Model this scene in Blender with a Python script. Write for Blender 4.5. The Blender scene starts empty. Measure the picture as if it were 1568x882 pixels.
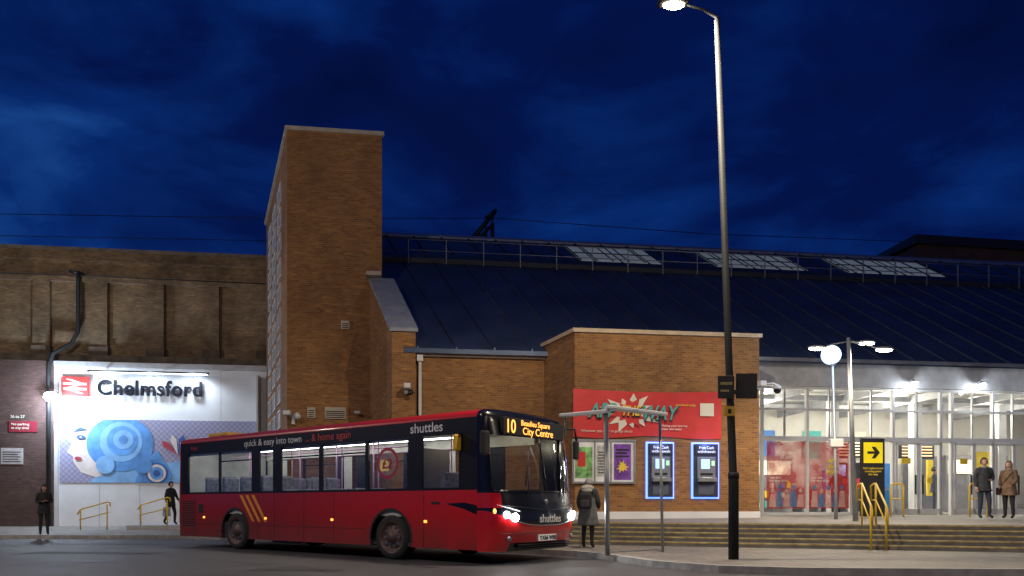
import bpy, bmesh, math, random
from mathutils import Vector, Matrix
random.seed(4)
S=bpy.context.scene
R=math.radians
S.view_settings.view_transform='Standard'; S.view_settings.look='None'; S.view_settings.exposure=0
col=S.collection
# ---------------------------------------------------------------- materials
M={}
def newmat(name):
    m=bpy.data.materials.new(name); m.use_nodes=True
    nt=m.node_tree; b=nt.nodes['Principled BSDF']; return m,nt,b
def mat(name,c,rough=.6,metal=0.,var=.15,nscale=3.,bump=0.,em=None,es=0.,coat=0.,spec=.5):
    if name in M: return M[name]
    m,nt,b=newmat(name)
    b.inputs['Roughness'].default_value=rough; b.inputs['Metallic'].default_value=metal
    b.inputs['Specular IOR Level'].default_value=spec
    if coat: b.inputs['Coat Weight'].default_value=coat; b.inputs['Coat Roughness'].default_value=.06
    tc=nt.nodes.new('ShaderNodeTexCoord')
    n=nt.nodes.new('ShaderNodeTexNoise'); n.inputs['Scale'].default_value=nscale; n.inputs['Detail'].default_value=6
    nt.links.new(tc.outputs['Object'],n.inputs['Vector'])
    r=nt.nodes.new('ShaderNodeValToRGB')
    r.color_ramp.elements[0].position=.3; r.color_ramp.elements[1].position=.7
    r.color_ramp.elements[0].color=[max(0,x*(1-var)) for x in c]+[1]
    r.color_ramp.elements[1].color=[min(1,x*(1+var)) for x in c]+[1]
    nt.links.new(n.outputs['Fac'],r.inputs['Fac']); nt.links.new(r.outputs['Color'],b.inputs['Base Color'])
    if bump:
        bp=nt.nodes.new('ShaderNodeBump'); bp.inputs['Strength'].default_value=bump; bp.inputs['Distance'].default_value=.02
        nt.links.new(n.outputs['Fac'],bp.inputs['Height']); nt.links.new(bp.outputs['Normal'],b.inputs['Normal'])
    if em: b.inputs['Emission Color'].default_value=list(em)+[1]; b.inputs['Emission Strength'].default_value=es
    M[name]=m; return m
def emis(name,c,s): return mat(name,(.5,.5,.5),var=0,em=c,es=s)
def brick(name,c1,c2,mortar,stain=.5,bw=.225,rh=.075,ms=.01,stainscale=.35):
    m,nt,b=newmat(name); L=nt.links.new; N=nt.nodes.new
    tc=N('ShaderNodeTexCoord'); sp=N('ShaderNodeSeparateXYZ'); L(tc.outputs['Object'],sp.inputs[0])
    ad=N('ShaderNodeMath'); ad.operation='ADD'; L(sp.outputs[0],ad.inputs[0]); L(sp.outputs[1],ad.inputs[1])
    cb=N('ShaderNodeCombineXYZ'); L(ad.outputs[0],cb.inputs[0]); L(sp.outputs[2],cb.inputs[1])
    br=N('ShaderNodeTexBrick'); L(cb.outputs[0],br.inputs['Vector'])
    br.inputs['Scale'].default_value=1; br.inputs['Brick Width'].default_value=bw; br.inputs['Row Height'].default_value=rh
    br.inputs['Mortar Size'].default_value=ms; br.inputs['Mortar Smooth'].default_value=.3
    br.inputs['Color1'].default_value=list(c1)+[1]; br.inputs['Color2'].default_value=list(c2)+[1]; br.inputs['Mortar'].default_value=list(mortar)+[1]
    n=N('ShaderNodeTexNoise'); n.inputs['Scale'].default_value=stainscale; n.inputs['Detail'].default_value=8; n.inputs['Roughness'].default_value=.65
    L(tc.outputs['Object'],n.inputs['Vector'])
    mr=N('ShaderNodeMapRange'); mr.inputs[1].default_value=.3; mr.inputs[2].default_value=.7; mr.inputs[3].default_value=1-stain; mr.inputs[4].default_value=1.15
    L(n.outputs['Fac'],mr.inputs[0])
    mp=N('ShaderNodeMapping'); mp.inputs['Scale'].default_value=(1,1,6); L(tc.outputs['Object'],mp.inputs[0])
    n2=N('ShaderNodeTexNoise'); n2.inputs['Scale'].default_value=1.8; n2.inputs['Detail'].default_value=3; L(mp.outputs[0],n2.inputs['Vector'])
    m2=N('ShaderNodeMapRange'); m2.inputs[1].default_value=.60; m2.inputs[2].default_value=.68; m2.inputs[3].default_value=1.; m2.inputs[4].default_value=1.4; L(n2.outputs['Fac'],m2.inputs[0])
    mm=N('ShaderNodeMath'); mm.operation='MULTIPLY'; L(mr.outputs[0],mm.inputs[0]); L(m2.outputs[0],mm.inputs[1])
    mx=N('ShaderNodeVectorMath'); mx.operation='SCALE'; L(br.outputs['Color'],mx.inputs[0]); L(mm.outputs[0],mx.inputs['Scale'])
    L(mx.outputs[0],b.inputs['Base Color']); b.inputs['Roughness'].default_value=.9
    bp=N('ShaderNodeBump'); bp.inputs['Strength'].default_value=.4; bp.inputs['Distance'].default_value=.01; bp.invert=True
    L(br.outputs['Fac'],bp.inputs['Height']); L(bp.outputs['Normal'],b.inputs['Normal'])
    M[name]=m; return m
def glass(name,tint=(.9,.95,1),refl=.12,rough=.02):
    m=bpy.data.materials.new(name); m.use_nodes=True; nt=m.node_tree; nt.nodes.clear(); N=nt.nodes.new;L=nt.links.new
    o=N('ShaderNodeOutputMaterial'); mx=N('ShaderNodeMixShader'); t=N('ShaderNodeBsdfTransparent'); g=N('ShaderNodeBsdfGlossy')
    t.inputs[0].default_value=list(tint)+[1]; g.inputs['Roughness'].default_value=rough; g.inputs[0].default_value=(1,1,1,1)
    fr=N('ShaderNodeFresnel'); fr.inputs[0].default_value=1.5
    ad=N('ShaderNodeMath'); ad.operation='ADD'; ad.use_clamp=True; ad.inputs[1].default_value=refl-.04; L(fr.outputs[0],ad.inputs[0])
    L(ad.outputs[0],mx.inputs[0]); L(t.outputs[0],mx.inputs[1]); L(g.outputs[0],mx.inputs[2]); L(mx.outputs[0],o.inputs[0])
    M[name]=m; return m
def film(name,c,alpha):
    """printed see-through window film"""
    m,nt,b=newmat(name); N=nt.nodes.new;L=nt.links.new
    tc=N('ShaderNodeTexCoord'); n=N('ShaderNodeTexNoise'); n.inputs['Scale'].default_value=2.5; n.inputs['Detail'].default_value=5; L(tc.outputs['Object'],n.inputs['Vector'])
    mr=N('ShaderNodeMapRange'); mr.inputs[1].default_value=.35; mr.inputs[2].default_value=.65; mr.inputs[3].default_value=alpha-.15; mr.inputs[4].default_value=alpha+.15; L(n.outputs['Fac'],mr.inputs[0])
    L(mr.outputs[0],b.inputs['Alpha']); b.inputs['Base Color'].default_value=list(c)+[1]; b.inputs['Roughness'].default_value=.4
    M[name]=m; return m
# ---------------------------------------------------------------- mesh helpers
def empty(name,loc=(0,0,0),rz=0,rot=None):
    e=bpy.data.objects.new(name,None); col.objects.link(e); e.location=loc; e.rotation_euler=rot or (0,0,rz); e.empty_display_size=.2; return e
def mesh(name,v,f,m,parent=None,smooth=False):
    me=bpy.data.meshes.new(name); me.from_pydata([tuple(p) for p in v],[],f); me.update()
    o=bpy.data.objects.new(name,me); col.objects.link(o)
    if m is not None: me.materials.append(m)
    if smooth:
        for p in me.polygons: p.use_smooth=True
    if parent: o.parent=parent
    return o
def fixn(o):
    bm=bmesh.new(); bm.from_mesh(o.data); bmesh.ops.recalc_face_normals(bm,faces=bm.faces); bm.to_mesh(o.data); bm.free(); return o
def bev(o,w=.01,seg=2):
    b=o.modifiers.new('bev','BEVEL'); b.width=w; b.segments=seg; b.limit_method='ANGLE'; return o
def box(name,a,b,m,parent=None,bv=0):
    x0,y0,z0=a;x1,y1,z1=b
    v=[(x0,y0,z0),(x1,y0,z0),(x1,y1,z0),(x0,y1,z0),(x0,y0,z1),(x1,y0,z1),(x1,y1,z1),(x0,y1,z1)]
    f=[(0,3,2,1),(4,5,6,7),(0,1,5,4),(1,2,6,5),(2,3,7,6),(3,0,4,7)]
    o=mesh(name,v,f,m,parent)
    if bv: bev(o,bv)
    return o
def boxes(name,lst,m,parent=None,bv=0):
    v=[];f=[]
    for a,b in lst:
        k=len(v); x0,y0,z0=a;x1,y1,z1=b
        v+=[(x0,y0,z0),(x1,y0,z0),(x1,y1,z0),(x0,y1,z0),(x0,y0,z1),(x1,y0,z1),(x1,y1,z1),(x0,y1,z1)]
        f+=[tuple(i+k for i in q) for q in [(0,3,2,1),(4,5,6,7),(0,1,5,4),(1,2,6,5),(2,3,7,6),(3,0,4,7)]]
    o=mesh(name,v,f,m,parent)
    if bv: bev(o,bv)
    return o
def prism(name,pts,z0,z1,m,parent=None,bv=0):
    n=len(pts); v=[(x,y,z0) for x,y in pts]+[(x,y,z1) for x,y in pts]
    f=[tuple(range(n))[::-1],tuple(range(n,2*n))]+[(i,(i+1)%n,(i+1)%n+n,i+n) for i in range(n)]
    o=fixn(mesh(name,v,f,m,parent))
    if bv: bev(o,bv)
    return o
def plate(name,pts,y0,y1,m,parent=None,bv=0):
    """outline in XZ, extruded along y"""
    n=len(pts); v=[(x,y0,z) for x,z in pts]+[(x,y1,z) for x,z in pts]
    f=[tuple(range(n)),tuple(range(n,2*n))[::-1]]+[(i,(i+1)%n,(i+1)%n+n,i+n) for i in range(n)]
    o=fixn(mesh(name,v,f,m,parent))
    if bv: bev(o,bv)
    return o
def tube(name,pts,r,m,parent=None,n=12,caps=True):
    pts=[Vector(p) for p in pts]; rs=r if isinstance(r,(list,tuple)) else [r]*len(pts)
    v=[];f=[]
    up=None
    for i,p in enumerate(pts):
        if i==0:d=pts[1]-p
        elif i==len(pts)-1:d=p-pts[i-1]
        else:d=(pts[i+1]-p).normalized()+(p-pts[i-1]).normalized()
        d.normalize()
        if up is None: up=Vector((0,0,1)) if abs(d.z)<.9 else Vector((1,0,0))
        a=d.cross(up).normalized(); b=a.cross(d).normalized(); up=b
        for k in range(n):
            t=2*math.pi*k/n; v.append(p+(a*math.cos(t)+b*math.sin(t))*rs[i])
    for i in range(len(pts)-1):
        for k in range(n):
            f.append((i*n+k,i*n+(k+1)%n,(i+1)*n+(k+1)%n,(i+1)*n+k))
    if caps: f.append(tuple(range(n))[::-1]); f.append(tuple((len(pts)-1)*n+k for k in range(n)))
    o=fixn(mesh(name,v,f,m,parent,True))
    return o
def ball(name,c,r,m,parent=None,seg=20,rings=12):
    if not isinstance(r,(tuple,list)): r=(r,r,r)
    bm=bmesh.new(); bmesh.ops.create_uvsphere(bm,u_segments=seg,v_segments=rings,radius=1)
    for v in bm.verts: v.co=Vector((v.co.x*r[0]+c[0],v.co.y*r[1]+c[1],v.co.z*r[2]+c[2]))
    me=bpy.data.meshes.new(name); bm.to_mesh(me); bm.free()
    o=bpy.data.objects.new(name,me); col.objects.link(o); me.materials.append(m)
    for p in me.polygons:p.use_smooth=True
    if parent:o.parent=parent
    return o
def text(name,s,loc,size,m,parent,rot=(R(90),0,0),ext=.004,off=0.,align='LEFT',sx=1,shear=0,space=1):
    c=bpy.data.curves.new(name,'FONT'); c.body=s; c.size=size; c.extrude=ext; c.offset=off; c.align_x=align; c.shear=shear; c.space_character=space
    c.materials.append(m); o=bpy.data.objects.new(name,c); col.objects.link(o); o.location=loc; o.rotation_euler=rot; o.scale=(sx,1,1); o.parent=parent; return o
def circ(cx,cz,r,n=32,rx=None,a0=0):
    rx=rx or r; return [(cx+rx*math.cos(a0+2*math.pi*i/n),cz+r*math.sin(a0+2*math.pi*i/n)) for i in range(n)]
def star(cx,cz,r1,r2,n,sx=1):
    o=[]
    for i in range(2*n):
        a=math.pi*i/n; rr=(r1 if i%2==0 else r2)*(1+.18*math.sin(i*5.3))
        o.append((cx+rr*math.cos(a)*sx,cz+rr*math.sin(a)))
    return o
def light(name,kind,loc,e,c=(1,1,1),parent=None,size=.1,spot=None,rot=(0,0,0),blend=.5):
    l=bpy.data.lights.new(name,kind); l.energy=e; l.color=c
    if kind=='AREA': l.size=size
    else: l.shadow_soft_size=size
    if kind=='SPOT': l.spot_size=R(spot); l.spot_blend=blend
    o=bpy.data.objects.new(name,l); col.objects.link(o); o.location=loc; o.rotation_euler=rot
    if parent:o.parent=parent
    return o
# ---------------------------------------------------------------- palette
orange=brick('brick_orange',(.37,.168,.046),(.23,.096,.027),(.28,.19,.11),.42)
oldb=brick('brick_old',(.34,.23,.12),(.2,.13,.07),(.28,.21,.15),.68,stainscale=.5)
purpb=brick('brick_dark',(.13,.07,.06),(.08,.045,.04),(.12,.08,.075),.5)
coping=mat('coping_stone',(.45,.4,.33),.8)
white=mat('white_render',(.75,.76,.78),.7,var=.06,nscale=1.2)
offw=mat('white_metal',(.62,.63,.64),.45,var=.05)
steel=mat('grey_steel',(.32,.34,.36),.4,.6)
dsteel=mat('dark_steel',(.035,.04,.045),.45,.3)
polem=mat('lamp_pole_paint',(.014,.016,.018),.7,0.,var=.3,nscale=2,spec=.25)
blk=mat('black_gloss',(.008,.008,.009),.2,var=.05,coat=.2)
blkm=mat('black_matt',(.015,.015,.017),.7)
yel=mat('yellow_paint',(.75,.5,.03),.4)
redp=mat('red_print',(.6,.03,.03),.5,var=.08)
cream=mat('cream_print',(.75,.72,.6),.6,var=.05)
bluep=mat('blue_print',(.05,.2,.55),.5)
tealp=mat('teal_print',(.08,.42,.38),.5)
yelp=mat('yellow_print',(.8,.6,.05),.5)
navy=mat('navy_letters',(.003,.004,.012),.6,spec=.2)
roofm=mat('metal_roof',(.05,.075,.13),.45,.5,var=.25,nscale=.6)
roofd=mat('roof_glazing_dark',(.04,.055,.09),.3,.4,var=.3,nscale=.8)
clearg=glass('clear_glass')
busg=glass('bus_glass',(.8,.82,.84),.05)
frontg=glass('windscreen_glass',(.7,.74,.74),.06)
# ---------------------------------------------------------------- camera
cam=bpy.data.cameras.new('Camera'); co=bpy.data.objects.new('Camera',cam); col.objects.link(co); S.camera=co
co.location=(0,0,1.15); co.rotation_euler=(R(90),0,0); cam.sensor_width=36; cam.lens=1150/1568*36
cam.shift_y=(772-441)/1568; cam.clip_end=2000
# ---------------------------------------------------------------- world
w=bpy.data.worlds.new('World'); S.world=w; w.use_nodes=True; nt=w.node_tree; N=nt.nodes.new; L=nt.links.new
bg=nt.nodes['Background']
sky=N('ShaderNodeTexSky'); sky.sky_type='NISHITA'; sky.sun_disc=False; sky.sun_elevation=R(-4); sky.sun_rotation=R(-50)
tc=N('ShaderNodeTexCoord'); sp=N('ShaderNodeSeparateXYZ'); L(tc.outputs['Generated'],sp.inputs[0])
mp=N('ShaderNodeMapping'); mp.inputs['Scale'].default_value=(1.0,1.0,2.4); mp.inputs['Location'].default_value=(3.1,.4,.2); L(tc.outputs['Generated'],mp.inputs[0])
n1=N('ShaderNodeTexNoise'); n1.inputs['Scale'].default_value=2.9; n1.inputs['Detail'].default_value=7; n1.inputs['Roughness'].default_value=.53; n1.inputs['Distortion'].default_value=.3; L(mp.outputs[0],n1.inputs['Vector'])
mx=N('ShaderNodeMapRange'); mx.inputs[1].default_value=.1; mx.inputs[2].default_value=-.6; mx.inputs[3].default_value=0; mx.inputs[4].default_value=1; L(sp.outputs[0],mx.inputs[0])
mz=N('ShaderNodeMapRange'); mz.inputs[1].default_value=.62; mz.inputs[2].default_value=.2; mz.inputs[3].default_value=0.; mz.inputs[4].default_value=.06; L(sp.outputs[2],mz.inputs[0])
a1=N('ShaderNodeMath'); a1.operation='MULTIPLY_ADD'; L(mx.outputs[0],a1.inputs[0]); a1.inputs[1].default_value=.2; L(n1.outputs['Fac'],a1.inputs[2])
a2=N('ShaderNodeMath'); a2.operation='ADD'; L(a1.outputs[0],a2.inputs[0]); L(mz.outputs[0],a2.inputs[1])
cr=N('ShaderNodeValToRGB'); e=cr.color_ramp.elements
e[0].position=.36; e[0].color=(.0007,.0034,.030,1); e[1].position=.94; e[1].color=(.013,.085,.33,1)
k=e.new(.56); k.color=(.0007,.0064,.063,1); k=e.new(.71); k.color=(.0018,.020,.135,1)
L(a2.outputs[0],cr.inputs[0])
sc=N('ShaderNodeVectorMath'); sc.operation='SCALE'; sc.inputs['Scale'].default_value=.01; L(sky.outputs[0],sc.inputs[0])
ad=N('ShaderNodeVectorMath'); ad.operation='ADD'; L(sc.outputs[0],ad.inputs[0]); L(cr.outputs[0],ad.inputs[1])
L(ad.outputs[0],bg.inputs['Color']); bg.inputs['Strength'].default_value=1.
# ---------------------------------------------------------------- ground
def groundmat(name,c,tile=None,var=.3):
    m,nt,b=newmat(name); N=nt.nodes.new;L=nt.links.new
    tc=N('ShaderNodeTexCoord'); n=N('ShaderNodeTexNoise'); n.inputs['Scale'].default_value=.45; n.inputs['Detail'].default_value=9; n.inputs['Roughness'].default_value=.7
    L(tc.outputs['Object'],n.inputs['Vector'])
    n2=N('ShaderNodeTexNoise'); n2.inputs['Scale'].default_value=60; n2.inputs['Detail'].default_value=3; L(tc.outputs['Object'],n2.inputs['Vector'])
    mr=N('ShaderNodeMapRange'); mr.inputs[1].default_value=.3; mr.inputs[2].default_value=.7; mr.inputs[3].default_value=1-var; mr.inputs[4].default_value=1+var; L(n.outputs['Fac'],mr.inputs[0])
    m3=N('ShaderNodeMapRange'); m3.inputs[1].default_value=.3; m3.inputs[2].default_value=.7; m3.inputs[3].default_value=.7; m3.inputs[4].default_value=1.3; L(n2.outputs['Fac'],m3.inputs[0])
    mu=N('ShaderNodeMath'); mu.operation='MULTIPLY'; L(mr.outputs[0],mu.inputs[0]); L(m3.outputs[0],mu.inputs[1])
    s=N('ShaderNodeVectorMath'); s.operation='SCALE'; L(mu.outputs[0],s.inputs['Scale'])
    if tile:
        br=N('ShaderNodeTexBrick'); br.inputs['Scale'].default_value=1; br.inputs['Brick Width'].default_value=tile[0]; br.inputs['Row Height'].default_value=tile[1]; br.inputs['Mortar Size'].default_value=.012
        br.inputs['Color1'].default_value=list(c)+[1]; br.inputs['Color2'].default_value=[x*.82 for x in c]+[1]; br.inputs['Mortar'].default_value=[x*.35 for x in c]+[1]
        L(tc.outputs['Object'],br.inputs['Vector']); L(br.outputs['Color'],s.inputs[0])
    else: s.inputs[0].default_value=c
    L(s.outputs[0],b.inputs['Base Color']); 
    rr=N('ShaderNodeMapRange'); rr.inputs[3].default_value=.5; rr.inputs[4].default_value=.8; L(n.outputs['Fac'],rr.inputs[0]); L(rr.outputs[0],b.inputs['Roughness'])
    bp=N('ShaderNodeBump'); bp.inputs['Strength'].default_value=.5; bp.inputs['Distance'].default_value=.01; L(n2.outputs['Fac'],bp.inputs['Height']); L(bp.outputs['Normal'],b.inputs['Normal'])
    M[name]=m; return m
asph=groundmat('asphalt',(.066,.066,.07),None,.4); pave=groundmat('paving_slabs',(.24,.22,.19),(.6,.45),.25); plat=groundmat('platform_paving',(.3,.28,.25),(.9,.6),.15)
mesh('ground',[(-700,-700,0),(700,-700,0),(700,700,0),(-700,700,0)],[(0,1,2,3)],asph)
kl=[(-90,23.6),(-16,24.9),(-10.6,24.7),(-8.4,23.65),(1.35,16.55),(1.85,15.7),(2.55,13.65),(3.45,12.55),(4.7,12.1),(8.1,11.85),(60,10.2)]
bk=[(60,60),(-90,60)]
pv=empty('pavement')
n=len(kl)
def offs(pts,d):
    out=[]
    for i,p in enumerate(pts):
        a=Vector(pts[max(i-1,0)]);b=Vector(pts[min(i+1,len(pts)-1)]); t=(b-a).normalized(); out.append((p[0]-t.y*d,p[1]+t.x*d))
    return out
ki=offs(kl,.16)
prism('paving',ki+bk,.0,.12,pave,pv)
kerbm=mat('kerb_granite',(.33,.32,.3),.75,var=.25,nscale=5)
v=[(x,y,0) for x,y in kl]+[(x,y,.125) for x,y in kl]+[(x,y,.125) for x,y in ki]
f=[]
for i in range(n-1): f+=[(i,i+1,n+i+1,n+i),(n+i,n+i+1,2*n+i+1,2*n+i)]
mesh('kerb',v,f,kerbm,pv)
rd=empty('road_repairs')
rp_=mat('tar_patch',(.04,.04,.043),.75,var=.3,nscale=4)
for i,(x,y,a,b) in enumerate([(-11.5,17.5,3.2,.7),(-4.6,13.0,1.6,.5),(-14,21.5,4,.35)]):
    mesh('patch_%d'%i,[(x,y,.004),(x+a,y-.3,.004),(x+a+.1,y+b-.3,.004),(x+.05,y+b,.004)],[(0,1,2,3)],rp_,rd)
mesh('manhole_cover',[(-8.4+.4*math.cos(i*math.pi/12),15.2+.4*math.sin(i*math.pi/12),.005) for i in range(24)],[tuple(range(24))],mat('cast_iron',(.05,.045,.04),.6,.3,nscale=30,var=.5),rd)
# ---------------------------------------------------------------- steps + raised platform
st=empty('entrance_steps',(2.7,20.3,0),R(-18.98))
stm=mat('step_stone',(.13,.12,.105),.8,var=.3)
for i in range(5):
    y0=-1.4+i*.35
    z1=.12+(i+1)*.106
    box('step_%d'%i,(-4,y0,0),(20,(y0+.352 if i<4 else .9),z1),stm,st)
    box('nosing_%d'%i,(-4,y0-.004,z1-.028),(20,y0+.05,z1+.004),mat('step_nosing',(.42,.32,.12),.6,var=.4,nscale=6),st)
pf=empty('raised_forecourt')
P=[(-1.1,22.2),(18.2,15.7),(40,24),(40,60),(-3,60),(-3,25)]
zz=[.652,.652,.76,.78,.78,.76]
v=[(p[0],p[1],z) for p,z in zip(P,zz)]+[(p[0],p[1],0) for p in P]
fixn(mesh('slab',v,[(0,1,2,5),(2,3,4,5)]+[(i,(i+1)%6,6+(i+1)%6,6+i) for i in range(6)],plat,pf))
# ---------------------------------------------------------------- station building
sb=empty('station_building',(1.05,25.13,0),math.atan2(.134,.991))
bl=Vector((-.25,.968))
def bo(x,y,t): return (x+bl.x*t,y+bl.y*t)
box_t=[(-8.8,3.08),(-5.44,3.08),bo(-5.44,3.08,9.9),bo(-8.8,3.08,9.9)]
prism('tower',box_t,0,14.6,orange,sb)
prism('tower_coping',[(-8.86,3.0),(-5.36,3.0),bo(-5.36,3.0,10),bo(-8.88,3.0,10)],14.6,14.74,coping,sb)
ex=Vector((-.25,.968)).normalized(); nx=Vector((-ex.y,ex.x))
frv=[];frf=[];gv=[];gf=[]
def onwest(t0,t1,z0,z1,d,V,F):
    k=len(V)
    for dd in (-.05,d):
        for t,z in ((t0,z0),(t1,z0),(t1,z1),(t0,z1)):
            p=Vector((-8.8,3.08))+ex*t+nx*dd; V.append((p.x,p.y,z))
    F+= [tuple(k+i for i in q) for q in [(4,5,6,7),(0,1,5,4),(1,2,6,5),(2,3,7,6),(3,0,4,7)]]
for r_ in range(11):
    z0=3.2+r_*.98
    for c_ in range(3):
        t0=2.3+c_*2.3
        onwest(t0,t0+1.3,z0,z0+.6,.02,gv,gf)
        onwest(t0-.06,t0+1.36,z0+.6,z0+.66,.05,frv,frf); onwest(t0-.06,t0+1.36,z0-.06,z0,.05,frv,frf)
        onwest(t0-.06,t0,z0,z0+.6,.05,frv,frf); onwest(t0+1.3,t0+1.36,z0,z0+.6,.05,frv,frf)
fixn(mesh('tower_window_frames',frv,frf,offw,sb)); fixn(mesh('tower_windows',gv,gf,mat('window_pale',(.35,.4,.45),.2,var=.3),sb))
for (x,z,a,b) in [(-6.75,7.65,.3,.3),(-7.95,4.45,.28,.38),(-7.1,4.45,.75,.42)]:
    boxes('vent',[((x-a/2,3.02,z-b/2),(x+a/2,3.09,z+b/2))],coping,sb); boxes('vent_louvre',[((x-a/2+.04,3.01,z-b/2+.04+i*.07),(x+a/2-.04,3.03,z-b/2+.07+i*.07)) for i in range(int((b-.08)/.07))],blkm,sb)
def gable(name,x0,x1,zb,off,t1,m,thick=None):
    A=(x0,-.26-off);B=(x1,-.26-off)
    C=bo(x1,-.26,t1);D=bo(x0,-.26,t1)
    zt=6.72; zh=zt+.76*t1
    if thick is None: v=[(*A,0),(*B,0),(*C,0),(*D,0),(*A,zt),(*B,zt),(*C,zh),(*D,zh)]
    else: v=[(*A,zt),(*B,zt),(*C,zh),(*D,zh),(*A,zt+thick),(*B,zt+thick),(*C,zh+thick),(*D,zh+thick)]
    return fixn(mesh(name,v,[(0,3,2,1),(4,5,6,7),(0,1,5,4),(1,2,6,5),(2,3,7,6),(3,0,4,7)],m,sb))
gable('gable_wall',-5.0,-4.24,0,0,3.6,orange)
gable('gable_coping',-5.07,-4.17,0,.07,3.35,mat('coping_lead',(.26,.29,.34),.5,var=.15),.12)
box('gable_coping_top',(-5.98,2.62,9.38),(-5.46,3.07,9.52),coping,sb)
box('low_wall',(-4.235,0,0),(.3,.35,5.98),orange,sb)
bayo=[(.577,-2.23),(6.54,-2.23),(5.96,.3),(-.05,.3)]
prism('forward_bay',bayo,.3,6.42,orange,sb)
prism('forward_bay_coping',[(.52,-2.3),(6.62,-2.3),(6.02,.4),(-.15,.4)],6.42,6.54,mat('coping_pale',(.5,.4,.28),.7),sb)
box('bay_plinth',(.55,-2.27,.3),(6.56,-2.2,.92),white,sb)
box('eave_fascia',(-4.238,-.12,5.98),(.25,.1,6.18),coping,sb); box('eave_gutter',(-4.236,-.2,6.18),(.22,.02,6.27),offw,sb)
tube('downpipe',[(-4.1,-.12,6.0),(-4.1,-.12,.7)],.055,offw,sb)
box('downpipe_hopper',(-4.2,-.22,5.8),(-4.0,-.02,6.0),offw,sb)
def rp(x,t,lift=0):
    px,py=bo(x,-.3,t); return (px,py,6.2+.70*t+lift)
def slab(name,x0,x1,t0,t1,lift,th,m):
    v=[rp(x0,t0,lift),rp(x1,t0,lift),rp(x1,t1,lift),rp(x0,t1,lift)]; v+=[(a,b,c-th) for a,b,c in v]
    return fixn(mesh(name,v,[(0,1,2,3),(7,6,5,4),(0,4,5,1),(1,5,6,2),(2,6,7,3),(3,7,4,0)],m,sb))
slab('lower_roof',-4.6,32,0,7.35,0,.15,roofm)
v=[];f=[]
x=-4.2
while x<32:
    k=len(v)
    a,b,c,d=rp(x,0,.0),rp(x+.05,0,.0),rp(x+.05,7.3,.0),rp(x,7.3,.0)
    v+=[a,b,c,d]+[(p[0],p[1],p[2]+.07) for p in (a,b,c,d)]
    f+=[tuple(k+i for i in q) for q in [(4,5,6,7),(0,1,5,4),(1,2,6,5),(2,3,7,6),(3,0,4,7)]]
    x+=1.25
mesh('roof_seams',v,f,roofm,sb)
slab('roof_gutter',-4.6,32,7.0,7.45,.22,.2,dsteel)
slab('upper_roof',-4.6,32,7.45,9.8,.1,.12,roofd)
v=[];f=[]
x=-4.3
while x<32:
    k=len(v); a,b,c,d=rp(x,7.5,.1),rp(x+.06,7.5,.1),rp(x+.06,9.75,.1),rp(x,9.75,.1)
    v+=[a,b,c,d]+[(p[0],p[1],p[2]+.06) for p in (a,b,c,d)]
    f+=[tuple(k+i for i in q) for q in [(4,5,6,7),(0,1,5,4),(1,2,6,5),(2,3,7,6),(3,0,4,7)]]
    x+=1.22
mesh('upper_roof_bars',v,f,dsteel,sb)
slab('ridge_cap',-4.6,32,9.7,9.95,.18,.1,steel)
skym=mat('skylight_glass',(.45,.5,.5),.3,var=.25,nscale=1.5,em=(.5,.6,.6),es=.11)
for i,(a,b) in enumerate([(4.9,8.5),(11.1,15.4),(17.4,22.2)]):
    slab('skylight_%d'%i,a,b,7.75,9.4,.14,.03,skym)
    nn=int((b-a)/.7)
    for j in range(nn+1):
        xx=a+(b-a)*j/nn; slab('skylight_bar',xx-.025,xx+.025,7.75,9.4,.17,.03,dsteel)
    slab('skylight_rail',a,b,8.55,8.6,.172,.03,dsteel)
v=[rp(-4.4,6.95),rp(32,6.95)]
for h in (.55,1.0): tube('railing',[(p[0],p[1],p[2]+h) for p in v],.02,steel,sb,6)
pl=[]
x=-4.3
while x<32:
    p=rp(x,6.95); pl.append(((p[0]-.02,p[1]-.02,p[2]),(p[0]+.02,p[1]+.02,p[2]+1.0))); x+=1.55
boxes('railing_posts',pl,steel,sb)
box('white_fascia',(6.1,0,5.3),(32,.3,6.1),mat('fascia_grey',(.48,.5,.53),.6),sb)
box('fascia_gutter',(6.1,-.33,6.1),(32,-.02,6.22),steel,sb)
mull=[6.2,7.78,9.46,11.11,12.74,14.6,15.04,16.7,18.3,19.9,21.5,23.1,24.7,26.3,27.9,29.5]
boxes('mullions',[((x-.045,.05,.76),(x+.045,.2,5.3)) for x in mull],offw,sb)
boxes('transoms',[((6.1,.06,z-.04),(31,.19,z+.04)) for z in (5.24,4.49,3.5)]+[((6.1,.04,3.38),(31,.21,3.46)),((6.1,.04,.74),(12.7,.22,.86))],offw,sb)
boxes('half_mullions',[((x-.02,.08,3.5),(x+.02,.17,5.24)) for x in [8.62,10.3,11.9,13.67,15.87,17.5,19.1]],steel,sb)
mesh('glazing',[(6.1,.12,.8),(31,.12,.8),(31,.12,5.3),(6.1,.12,5.3)],[(0,1,2,3)],clearg,sb)
dl=[]
for a,b in ((12.8,14.55),(15.1,16.65),(16.75,18.25)):
    m_=(a+b)/2
    for p,q in ((a,m_-.01),(m_+.01,b)):
        dl+=[((p,.0,.8),(p+.06,.06,3.36)),((q-.06,.0,.8),(q,.06,3.36)),((p,.0,3.28),(q,.06,3.36)),((p,.0,.8),(q,.06,.98))]
boxes('door_leaf_frames',dl,offw,sb)
hd=[]
for a,b in ((12.8,14.55),(15.1,16.65),(16.75,18.25)):
    m_=(a+b)/2; hd+=[((m_-.16,-.05,1.5),(m_-.12,0,2.2)),((m_+.12,-.05,1.5),(m_+.16,0,2.2))]
boxes('door_handles',hd,dsteel,sb)
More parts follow.
